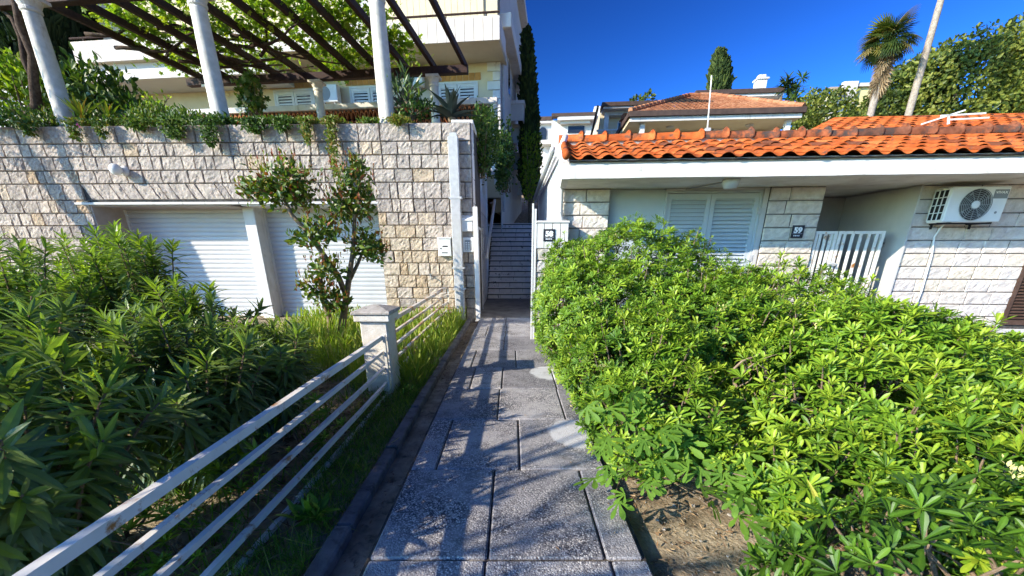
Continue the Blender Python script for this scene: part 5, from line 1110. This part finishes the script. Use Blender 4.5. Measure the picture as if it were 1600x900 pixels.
# fig sprouts with lobed leaves
fg = thing('fig_sapling', 'young fig with bright lobed leaves leaning over the path edge', 'sapling', (1.15, 2.3, 0))
pts = [G(x, y, z) for x, y, z in ((970, 640, .55), (1010, 630, .6), (985, 665, .5), (940, 700, .42), (975, 705, .45), (1010, 690, .5), (945, 745, .32), (975, 740, .35), (1040, 700, .45), (1060, 735, .38), (1080, 700, .42), (1110, 740, .36), (1140, 760, .35), (1165, 745, .4), (1150, 790, .3), (1120, 800, .25), (1180, 790, .32), (1030, 760, .3), (960, 775, .25), (1005, 730, .38), (1225, 730, .42), (1205, 760, .36), (940, 625, .6), (935, 650, .55), (1060, 660, .5), (990, 640, .58))]
pts = np.array(pts); pts = np.concatenate([pts, pts + rng.normal(0, .06, pts.shape), pts[:14] + rng.normal(0, .08, (14, 3))]); n = len(pts)
d = nrm(rng.normal(0, .5, (n, 3)) * (1, 1, .3) + np.array([-.35, -.55, -.15])); m = MB()
m.scatter(P_FIG, pts - d * .06, frames(d, np.array([-.35, -.35, .85]) + rng.normal(0, .3, (n, 3))), .135 * rng.uniform(.7, 1.25, n), rng.uniform(.2, 1, n)); m.build('foliage', L_FIG, fg)
m = MB(); twigs(m, (1.05, 2.55, 0), pts[:26], .009, .003); m.build('stem', BARK, fg)
# big pale yellowing leaves in the foreground
yl_ = MB(); p = np.array([G(1270, 765, .5), G(1420, 790, .55), G(1430, 800, .53), G(1405, 800, .52)]); d = nrm(np.array([[.2, -.6, -.6], [-.8, .2, .1], [-.8, .1, .0], [-.7, -.1, -.1]]))
yl_.scatter(P_OBO, p - d * .05, frames(d, np.array([-.3, -.5, .8])), np.array([.10, .13, .12, .11]), 1.); tag(yl_.build('yellowing_leaves', leafmat('yellowing_leaf', [(0, (.40, .42, .06)), (1, (.48, .48, .08))], .3), loc=p[1]), 'few pale yellow leaves catching the sun above the dark glossy pittosporum', 'leaves')

# ------------------------------------------------------------------ terrace planting along the top of the wall
def bush(name, label, cat, ells, n, proto, ln, mt, tint=(.1, .9), group=None, zmin=-99, lo=.4, up=.5, out=.6, stem=True, wid=1., stem_z=None):
    c0 = np.array(ells[0][0]); bz = min(c[2] - r[2] for c, r in ells); t = thing(name, label, cat, (c0[0], c0[1], bz), group); m = MB()
    p, nn = ell_points(ells, n, lo, 1.05, zmin=zmin, cull=.5, lump=.14); leaves(m, p, nn, proto, ln, wid, up, out, .7, tint); m.build('foliage', mt, t)
    if stem:
        m = MB(); twigs(m, (c0[0], c0[1], bz + .02), p[rng.permutation(len(p))[:14]], ln * .18, ln * .06, 0.05); m.build('stem', BARK, t)
    return t
def trail(label, px, Y, w, up, down, n, tint, flowers=0, grp='trailing plants on the wall top'):
    c = W(px, 196, Y); s = Y / 705; loc = (c[0], c[1], TOP); t = thing('trailing_plant', label, 'plant', loc, grp); m = MB()
    top = W(px, 196 - up, Y)[2]; low = W(px, 196 + down, Y)[2]; f = LW.w((0, -.10, 0))
    yw = 9.3 - .032 * (c[0] + .85)
    p, nn = ell_points([((c[0], yw + .25, (top + TOP) / 2), (w * s, .32, max(.07, (top - TOP) * .85)))], int(n * 2.2), .4, 1.08, zmin=TOP + .005, lump=.15); leaves(m, p, nn, P_OVA, .085, .8, .6, .6, .7, tint)
    if down > 2:
        k = int(n * 1.6); z = TOP + .08 - rng.uniform(0, 1, k) ** 1.3 * (TOP - low + .08); ww = w * s * .75 * (1 - .75 * (TOP - z).clip(0) / max(.1, TOP - low)); q = np.stack([c[0] + rng.normal(0, .5, k) * ww, yw - .10 - rng.uniform(0, .12, k), z], 1)
        leaves(m, q, np.tile([[0, -1., 0]], (k, 1)), P_OVA, .075, .8, -.3, .6, .7, tint)
    m.build('foliage', L_MIX, t)
    m = MB(); twigs(m, (c[0], yw + .35, TOP + .01), p[rng.permutation(len(p))[:12]], .012, .005, .05); m.build('stem', BARK, t)
    if flowers:
        m = MB(); q = np.stack([c[0] + rng.normal(0, .5, flowers) * w * s, np.full(flowers, yw - .2), TOP + rng.uniform(-.2, .15, flowers)], 1)
        for z in q: rosettes(m, z[None], np.array([[0, -1., .3]]), P_OVA, 12, .035, .5, .1, .5, (.4, .6))
        m.build('flower', FLOWER, t)
for a in (('low green plants with dry tips below the vine trunk', 22, 9.8, 40, 22, 6, 260, (.1, .8), 0),
          ('magenta-flowered ice plant on the wall top beside the first column', 70, 9.8, 26, 14, 22, 240, (.2, .95), 3),
          ('small hanging tuft with reddish leaves and pink flowers on the wall top', 142, 9.8, 16, 8, 30, 170, (.5, 1.), 2),
          ('hanging tuft below the spiky iris on the wall top', 176, 9.7, 14, 8, 25, 150, (.3, .95), 0),
          ('spreading light green creeper on the wall top between the first two columns', 235, 9.7, 36, 22, 12, 360, (.35, .9), 0),
          ('thick leafy creeper hanging over the wall just before the second column', 290, 9.7, 32, 16, 28, 380, (.2, .85), 0),
          ('dark creeper at the foot of the second column', 345, 9.7, 30, 8, 40, 330, (.1, .7), 0),
          ('dark olive trailing cushion just past the second column', 412, 9.65, 32, 5, 18, 320, (.1, .75), 0),
          ('round trailing cushion midway between the last two columns', 452, 9.6, 22, 6, 16, 240, (.2, .8), 0),
          ('narrow hanging creeper with reddish ends above the myrtle', 489, 9.6, 14, 4, 34, 200, (.6, 1.), 0),
          ('long orange-brown creeper hanging down the wall above the myrtle tree', 525, 9.55, 14, 6, 82, 340, (.65, 1.), 0),
          ('yellowish succulent clump at the foot of the last column', 626, 9.5, 16, 9, 4, 150, (.8, .97), 0),
          ('low green tuft on the wall top just before the last column', 578, 9.5, 22, 5, 2, 150, (.4, .9), 0)): trail(*a)
def spiky(name, label, px, py, Y, ln, n, mt, proto, wid, e0, e1, tint):
    c = W(px, py, Y); c[2] = max(c[2], TOP - .02); t = thing(name, label, 'plant', c); m = MB(); rosettes(m, c[None], np.array([[0, 0, 1.]]), proto, n, ln, wid, e0, e1, tint); m.build('foliage', mt, t)
    b = MB(); b.lathe([(ln * .10, -.05), (ln * .12, .03), (ln * .05, .1)], c, 9); b.build('crown_base', BARK, t)
spiky('iris', 'shorter sword-leaved iris clump beside the first column', 130, 192, 9.75, .5, 16, L_MIX, P_OLE, .8, 1.0, 1.45, (.4, .8))
spiky('iris', 'taller sword-leaved iris clump above the hanging tuft', 172, 192, 9.75, .58, 18, L_MIX, P_OLE, .75, .95, 1.45, (.4, .85))
spiky('agave', 'large grey-green agave with broad pointed blades on the wall corner', 706, 187, 9.75, .72, 26, L_AGA, leafp([(0, .10), (.3, .13), (.6, .10), (1, .006)], .35, .25), 1., .1, 1.4, (0, 1))
bush('broadleaf_shrub', 'big dark broadleaf shrub behind the first column', 'shrub', [(W(150, 150, 11.2), (1.05, .7, .72)), (W(105, 165, 11.0), (.6, .5, .5)), (W(205, 175, 11.0), (.7, .5, .35))], 1500, P_OVA, .16, L_MIX, (.05, .8))
bush('broadleaf_shrub', 'sunlit leafy shrub around the vine trunk', 'shrub', [(W(20, 118, 11.0), (.8, .6, .55)), (W(70, 135, 11.2), (.6, .5, .5)), (W(-20, 150, 11), (.7, .5, .6))], 1000, P_OVA, .17, L_VIN, (.1, .9))
bush('oleander_seedling', 'upright feathery oleander seedling beside the last column', 'shrub', [(W(632, 143, 9.8), (.34, .25, .26))], 130, P_OLE, .20, L_OLE, (.0, .6), up=.9)
bush('terrace_shrub', 'round dark shrub at the foot of the last column', 'shrub', [(W(640, 173, 9.8), (.48, .3, .24)), (W(662, 168, 9.9), (.25, .25, .2))], 420, P_OVA, .085, L_MIX, (.0, .6))
bush('vine_curtain', 'hanging mass of vine leaves beside the cream house windows', 'vine', [(W(392, 150, 13.4), (.42, .3, .55))], 280, P_VINE, .11, L_MIX, (.2, .95))
bush('creeper_sprig', 'loose sprig of round leaves reaching up between the columns', 'plant', [(W(245, 165, 10.1), (.35, .2, .25))], 60, P_OVA, .11, L_VIN, (.3, 1))
# hedge and ivy along the alley side
bush('clipped_hedge', 'clipped dark hedge on the corner of the wall beside the steps', 'hedge', [(W(752, 205, 10.6), (.27, .5, .48)), (W(768, 215, 11.4), (.2, .5, .6)), (W(757, 250, 10.6), (.16, .4, .4))], 3400, P_OVA, .075, L_MIX, (.1, .75), lo=.5)
bush('ivy', 'dark ivy tumbling over the alley wall behind the clipped hedge', 'ivy', [(W(788, 240, 13.0), (.30, .7, .72)), (W(784, 275, 12.6), (.18, .5, .4))], 2600, P_OVA, .095, L_MIX, (.0, .6), lo=.4)

# ------------------------------------------------------------------ trees beyond
def cypress(label, px, ytop, ybot, Y, wpx, n, ln, lean=0., tint=(0, .9)):
    a, b = W(px, ybot, Y), W(px + lean, ytop, Y); H = b[2] - a[2]; r = wpx * Y / 700 / 2; t = thing('cypress_tree', label, 'tree', (a[0], Y, a[2] - .5)); m = MB()
    f = rng.uniform(0, 1, n) ** .8; prof = np.minimum(1, (f + .04) * 6) ** .5 * (1 - f ** 2.2) ** .75 + .02; ang = rng.uniform(0, 2 * np.pi, n); rr = r * prof * np.sqrt(rng.uniform(.35, 1.1, n)) * (1 + .14 * np.sin(ang * 3 + f * 30))
    p = a + (b - a) * f[:, None] + np.stack([rr * np.cos(ang), rr * np.sin(ang), rng.normal(0, .05, n)], 1); o = np.stack([np.cos(ang), np.sin(ang), np.zeros(n)], 1)
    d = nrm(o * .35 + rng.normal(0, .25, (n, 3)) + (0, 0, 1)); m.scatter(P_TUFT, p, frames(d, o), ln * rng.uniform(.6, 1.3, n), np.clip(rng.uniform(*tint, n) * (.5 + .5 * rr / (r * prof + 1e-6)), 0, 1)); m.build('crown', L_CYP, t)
    m = MB(); m.tube([a - (0, 0, 1.5), a + (b - a) * .5, b - (0, 0, .15 * H)], [r * .25, r * .15, .02], 8); m.build('trunk', BARK, t)
cypress('tall thin cypress rising from the alley beside the cream house', 829, 58, 312, 21, 27, 5200, .30, -6, (.1, 1))
bush('climbing_ivy', 'yellow-green ivy hanging on the cypress foot at the end of the alley', 'ivy', [(W(830, 245, 20), (.55, .5, 1.2)), (W(826, 285, 19.5), (.4, .4, .8))], 900, P_OVA, .13, L_VIN, (.1, .9))
cypress('pointed cypress standing behind the hipped roof', 1124, 86, 150, 36, 27, 2600, .42, 0, (.3, 1))
cypress('broad black-green cypress behind the first column', 100, -60, 150, 19, 120, 5200, .45, 0, (0, .35))
cypress('narrower dark cypress behind the vine trunk', 60, -40, 150, 17.5, 70, 3000, .42, 0, (0, .3))
cypress('pointed cypress tip above the ivy-clad tree', 1608, 6, 200, 39, 30, 2600, .42, 4, (.2, .9))
cypress('small dark conifer tip beside the cypress above the ivy-clad tree', 1576, 36, 200, 39, 16, 1200, .36, 3, (0, .5))
def bigtree(label, ells, n, ln, trunk, name='broadleaf_tree', tint=(.1, 1.), mt=None):
    c0 = np.array(ells[0][0]); gz = float(hill(np.array(c0[0]), np.array(c0[1]))); t = thing(name, label, 'tree', (c0[0], c0[1], gz)); m = MB()
    p, nn = ell_points(ells, n, .72, 1.06, zmin=-9, cull=.7, lump=.10); cl_ = clumpy_tint(p, .9, -.15, .15)
    d = nrm(nn * .4 + rdir(len(p)) * .8 + (0, 0, .2)); s = ln * rng.uniform(.6, 1.3, len(p)); m.scatter(P_OVA, p, frames(d, nn + rdir(len(p)) * .5), np.stack([s * 1.1, s, s], 1), np.clip(rng.uniform(*tint, len(p)) + cl_, 0, 1)); m.build('crown', mt or L_FAR, t)
    m = MB()
    for c, r in ells: m.tube([(c0[0], c0[1], gz - .3), (c0[0] * .7 + c[0] * .3, c0[1] * .7 + c[1] * .3, (gz + c[2]) / 2), np.array(c)], [trunk, trunk * .7, trunk * .25], 8)
    m.build('trunk', BARK, t)
s = 31 / 700.
bigtree('large sunlit ivy-clad tree filling the slope behind the orange roofs', [(W(1555, 130, 31), (62 * s, 2.6, 72 * s)), (W(1490, 135, 31), (62 * s, 2.5, 62 * s)), (W(1650, 110, 31), (75 * s, 2.6, 60 * s)), (W(1600, 175, 29.5), (80 * s, 1.2, 30 * s))], 17000, .27, .25, tint=(.4, 1.))  # raised leaf tints put sunlight into the crown colour
bigtree('shaded dark tree between the two palm trunks', [(W(1420, 150, 33), (52 * s, 1.5, 46 * s)), (W(1385, 172, 32), (42 * s, 1.2, 22 * s)), (W(1450, 120, 33), (40 * s, 1.4, 32 * s))], 7500, .27, .22, tint=(.0, .7))  # lowered leaf tints put shade into the crown colour
bigtree('round olive-green bush beside the hipped roof house', [(W(1285, 172, 24), (1.5, 1.2, .92)), (W(1255, 185, 23), (.95, .9, .75)), (W(1310, 185, 23.5), (.75, .9, .68))], 2600, .2, .15, tint=(.3, 1.))
bigtree('dark roof-terrace shrub behind the white gabled house', [(W(995, 160, 34), (.5, .4, .35)), (W(1012, 157, 34), (.45, .4, .5))], 260, .25, .08, name='roof_shrub', tint=(0, .8))
bigtree('low shrubs at the foot of the pale yellow block', [(W(1345, 188, 27), (34 * s, .9, 10 * s))], 700, .2, .1, name='low_shrub')
def palm(label, x0, y0, x1, y1, Y, crown_r, nf, skirt, name='palm_tree'):
    a, b = W(x0, y0, Y), W(x1, y1, Y); gz = float(hill(np.array(a[0]), np.array(Y))); t = thing(name, label, 'tree', (a[0], Y, gz)); m = MB(); k = 26
    pts = np.array([[a[0], Y, gz - .2], *(a + (b - a) * f for f in np.linspace(0, 1, k))]); m.tube(pts, np.concatenate([[.2], np.linspace(.18, .13, k) + rng.normal(0, .006, k)]), 12); m.build('trunk', PALMT, t, smooth=True)
    fan = joinp([rotp(leafp([(0, .012), (.45, .035), (.8, .03), (1, .004)], .3, .35), q, 1 - .12 * abs(q)) for q in np.linspace(-1.35, 1.35, 15)])
    m = MB(); st = MB(); d = rdir(nf * 3); d = d[d[:, 2] > -.55][:nf]
    for q in d:
        L = crown_r * rng.uniform(.3, .55); e = b + q * L; st.tube([b, b + q * L * .5 + (0, 0, .05), e], [.03, .025, .018], 5); dd = nrm(q + np.array([0, 0, -.35])); m.scatter(fan, e[None], frames(dd[None], np.array([[0, 0, 1.]]) + rng.normal(0, .3, (1, 3))), crown_r * rng.uniform(.38, .6), rng.choice([rng.uniform(0, .65), rng.uniform(.0, .65), rng.uniform(.75, 1.)]))
    m.build('crown', L_PAL, t); st.build('leaf_stalk', L_PAL, t)
    if skirt:
        m = MB(); n = 60; f = rng.uniform(0, 1, n) ** .7; p = b + np.array([[0, 0, -1.]]) * (f * skirt * .75)[:, None]; an = rng.uniform(0, 2 * np.pi, n); d = nrm(np.stack([np.cos(an) * (.75 - .45 * f), np.sin(an) * (.75 - .45 * f), -np.ones(n)], 1)); m.scatter(fan, p, frames(d, np.stack([np.cos(an), np.sin(an), np.full(n, .4)], 1)), np.stack([np.full(n, .55), np.full(n, 1), np.full(n, .7)], 1) * (crown_r * rng.uniform(.5, .8, n))[:, None], rng.uniform(0, 1, n)); m.build('dead_skirt', L_SKT, t)
PY = 26
palm('short fan palm with a shaggy brown skirt of dead fronds', 1358, 186, 1391, 66, PY, 1.5, 80, 2.4)
palm('taller palm with a long bare pale trunk', 1418, 184, 1502, -112, 26, 1.9, 44, 1.5)
spk = W(1225, 140, 30)
for (x, y), lb in (((1222, 140), 'spiky dark yucca top behind the corner of the hipped roof'), ((1238, 150), 'dry grey yucca beside the spiky dark one')):
    c = W(x, y, 30); t = thing('yucca', lb, 'plant', c - (0, 0, 1.2)); m = MB(); n = 5; rosettes(m, c + rng.normal(0, .3, (n, 3)), nrm(rng.normal(0, .4, (n, 3)) + (0, 0, 1)), P_OLE, 16, .75, .9, -.2, 1.3, (0, .6)); m.build('foliage', L_CYP if 'dark' in lb[:11] else L_MIX, t); m = MB(); m.tube([c - (0, 0, 1.6), c], [.14, .1], 8); m.build('trunk', BARK, t)
# tree just outside the left edge whose trunk and limbs shade the wall
ot = thing('pine_tree', 'pine with leaning trunk standing in front of the end of the limestone wall', 'tree', (-10.7, 8.1, 0))
m = MB(); tr_ = [(-10.7, 8.1, -.1), (-11.2, 8.1, 1.5), (-11.9, 8.1, 2.9), (-12.8, 8.1, 4.3), (-13.3, 8.2, 5.8)]; m.tube(tr_, [.2, .17, .15, .12, .06], 10); m.tube([(-11.7, 8.1, 2.6), (-11.75, 8.2, 3.6), (-12.0, 8.25, 4.5), (-12.0, 8.3, 5.4)], [.1, .09, .07, .04], 8); m.build('trunk', BARKD, ot, smooth=True)
m = MB(); p, nn = ell_points([((-12.6, 8.2, 6.0), (1.5, 1.0, .8)), ((-13.2, 8.2, 5.0), (.9, .8, .5)), ((-12.0, 8.2, 5.2), (.5, .5, .4))], 1100, .4, 1.05, zmin=0, lump=.15); leaves(m, p, nn, P_OLE, .2, .5, .5, .6, .8, (0, .6)); m.build('crown', L_FAR, ot)

# sparse small tree just left of the camera: its branches dapple the path
ol = thing('olive_tree', 'small sparse olive tree standing behind the oleanders near the path start', 'tree', (-5.6, -.9, 0))
m = MB(); tips = []
m.tube([(-5.6, -.9, -.1), (-5.55, -.85, .8), (-5.6, -.8, 1.6)], [.12, .10, .09], 9)
for k in range(16):
    a = rng.uniform(0, 2 * np.pi); e = np.array([-5.6 + rng.uniform(.5, 1.7) * math.cos(a), -.7 + rng.uniform(.5, 1.9) * math.sin(a), rng.uniform(2.3, 4.3)])
    pts = np.array([(-5.6, -.8, 1.5 + .01 * k), (np.array([-5.6, -.8, 1.6]) + e) / 2 + rng.normal(0, .12, 3) + (0, 0, .15), e]); t_ = np.linspace(0, 1, 7)[:, None]; pts = (1 - t_) ** 2 * pts[0] + 2 * t_ * (1 - t_) * pts[1] + t_ ** 2 * pts[2]
    m.tube(pts, np.linspace(.045, .012, 7), 6)
    for j in range(5):
        q = pts[rng.integers(3, 7)]; w2 = walk(q, rng.normal(0, 1, 3) + (0, 0, .2), 5, .13, .2); m.tube(w2, np.linspace(.012, .004, 6), 5); tips.append(w2)
m.build('trunk', BARK, ol, smooth=True)
tips = np.concatenate(tips); m = MB(); p = np.repeat(tips, 2, 0)[::2][:, :] + rng.normal(0, .06, (len(tips), 3)); leaves(m, p, rdir(len(p)), P_OLE, .10, 1.5, .2, .6, .8, (.2, .8)); m.build('crown', L_MIX, ol)
# ------------------------------------------------------------------ light
SUN = nrm(np.array([-.745, -.41, .41]))
sl = bpy.data.lights.new('sun', 'SUN'); so = bpy.data.objects.new('sun', sl); COL.objects.link(so)
sl.energy = 5.0; sl.angle = R(.5); sl.color = (1.0, .88, .70)
so.rotation_euler = Vector(-SUN).to_track_quat('-Z', 'Y').to_euler()
w = bpy.data.worlds.new('World'); scene.world = w; w.use_nodes = True; t = w.node_tree; t.nodes.clear()
sky = nd(t, 'ShaderNodeTexSky', sky_type='NISHITA', sun_disc=False)
sky.sun_elevation = math.asin(SUN[2]); sky.sun_rotation = math.atan2(SUN[0], SUN[1]); sky.altitude = 200; sky.air_density = 1.0; sky.dust_density = .8; sky.ozone_density = 3.0
gm2 = nd(t, 'ShaderNodeGamma', {'Color': sky.outputs[0], 'Gamma': 2.3})
hs = nd(t, 'ShaderNodeHueSaturation', {'Color': gm2.outputs[0], 'Saturation': 1.0})
g = nd(t, 'ShaderNodeMix', data_type='RGBA', blend_type='MULTIPLY'); g.inputs[0].default_value = 1; g.inputs[7].default_value = (.058, .108, .142, 1); t.links.new(hs.outputs[0], g.inputs[6])
bg = nd(t, 'ShaderNodeBackground', {'Color': g.outputs[2], 'Strength': .12})
t.links.new(bg.outputs[0], nd(t, 'ShaderNodeOutputWorld').inputs['Surface'])
vs = scene.view_settings; vs.view_transform = 'Standard'; vs.look = 'None'; vs.exposure = 0.80; vs.gamma = 1; vs.use_curve_mapping = False
scene.cycles.max_bounces = 6; scene.cycles.diffuse_bounces = 4; scene.cycles.glossy_bounces = 2; scene.cycles.transmission_bounces = 4; scene.cycles.caustics_reflective = False; scene.cycles.caustics_refractive = False
scene.cycles.use_denoising = True
for o in bpy.data.objects:
    if '_loc' in o: del o['_loc']
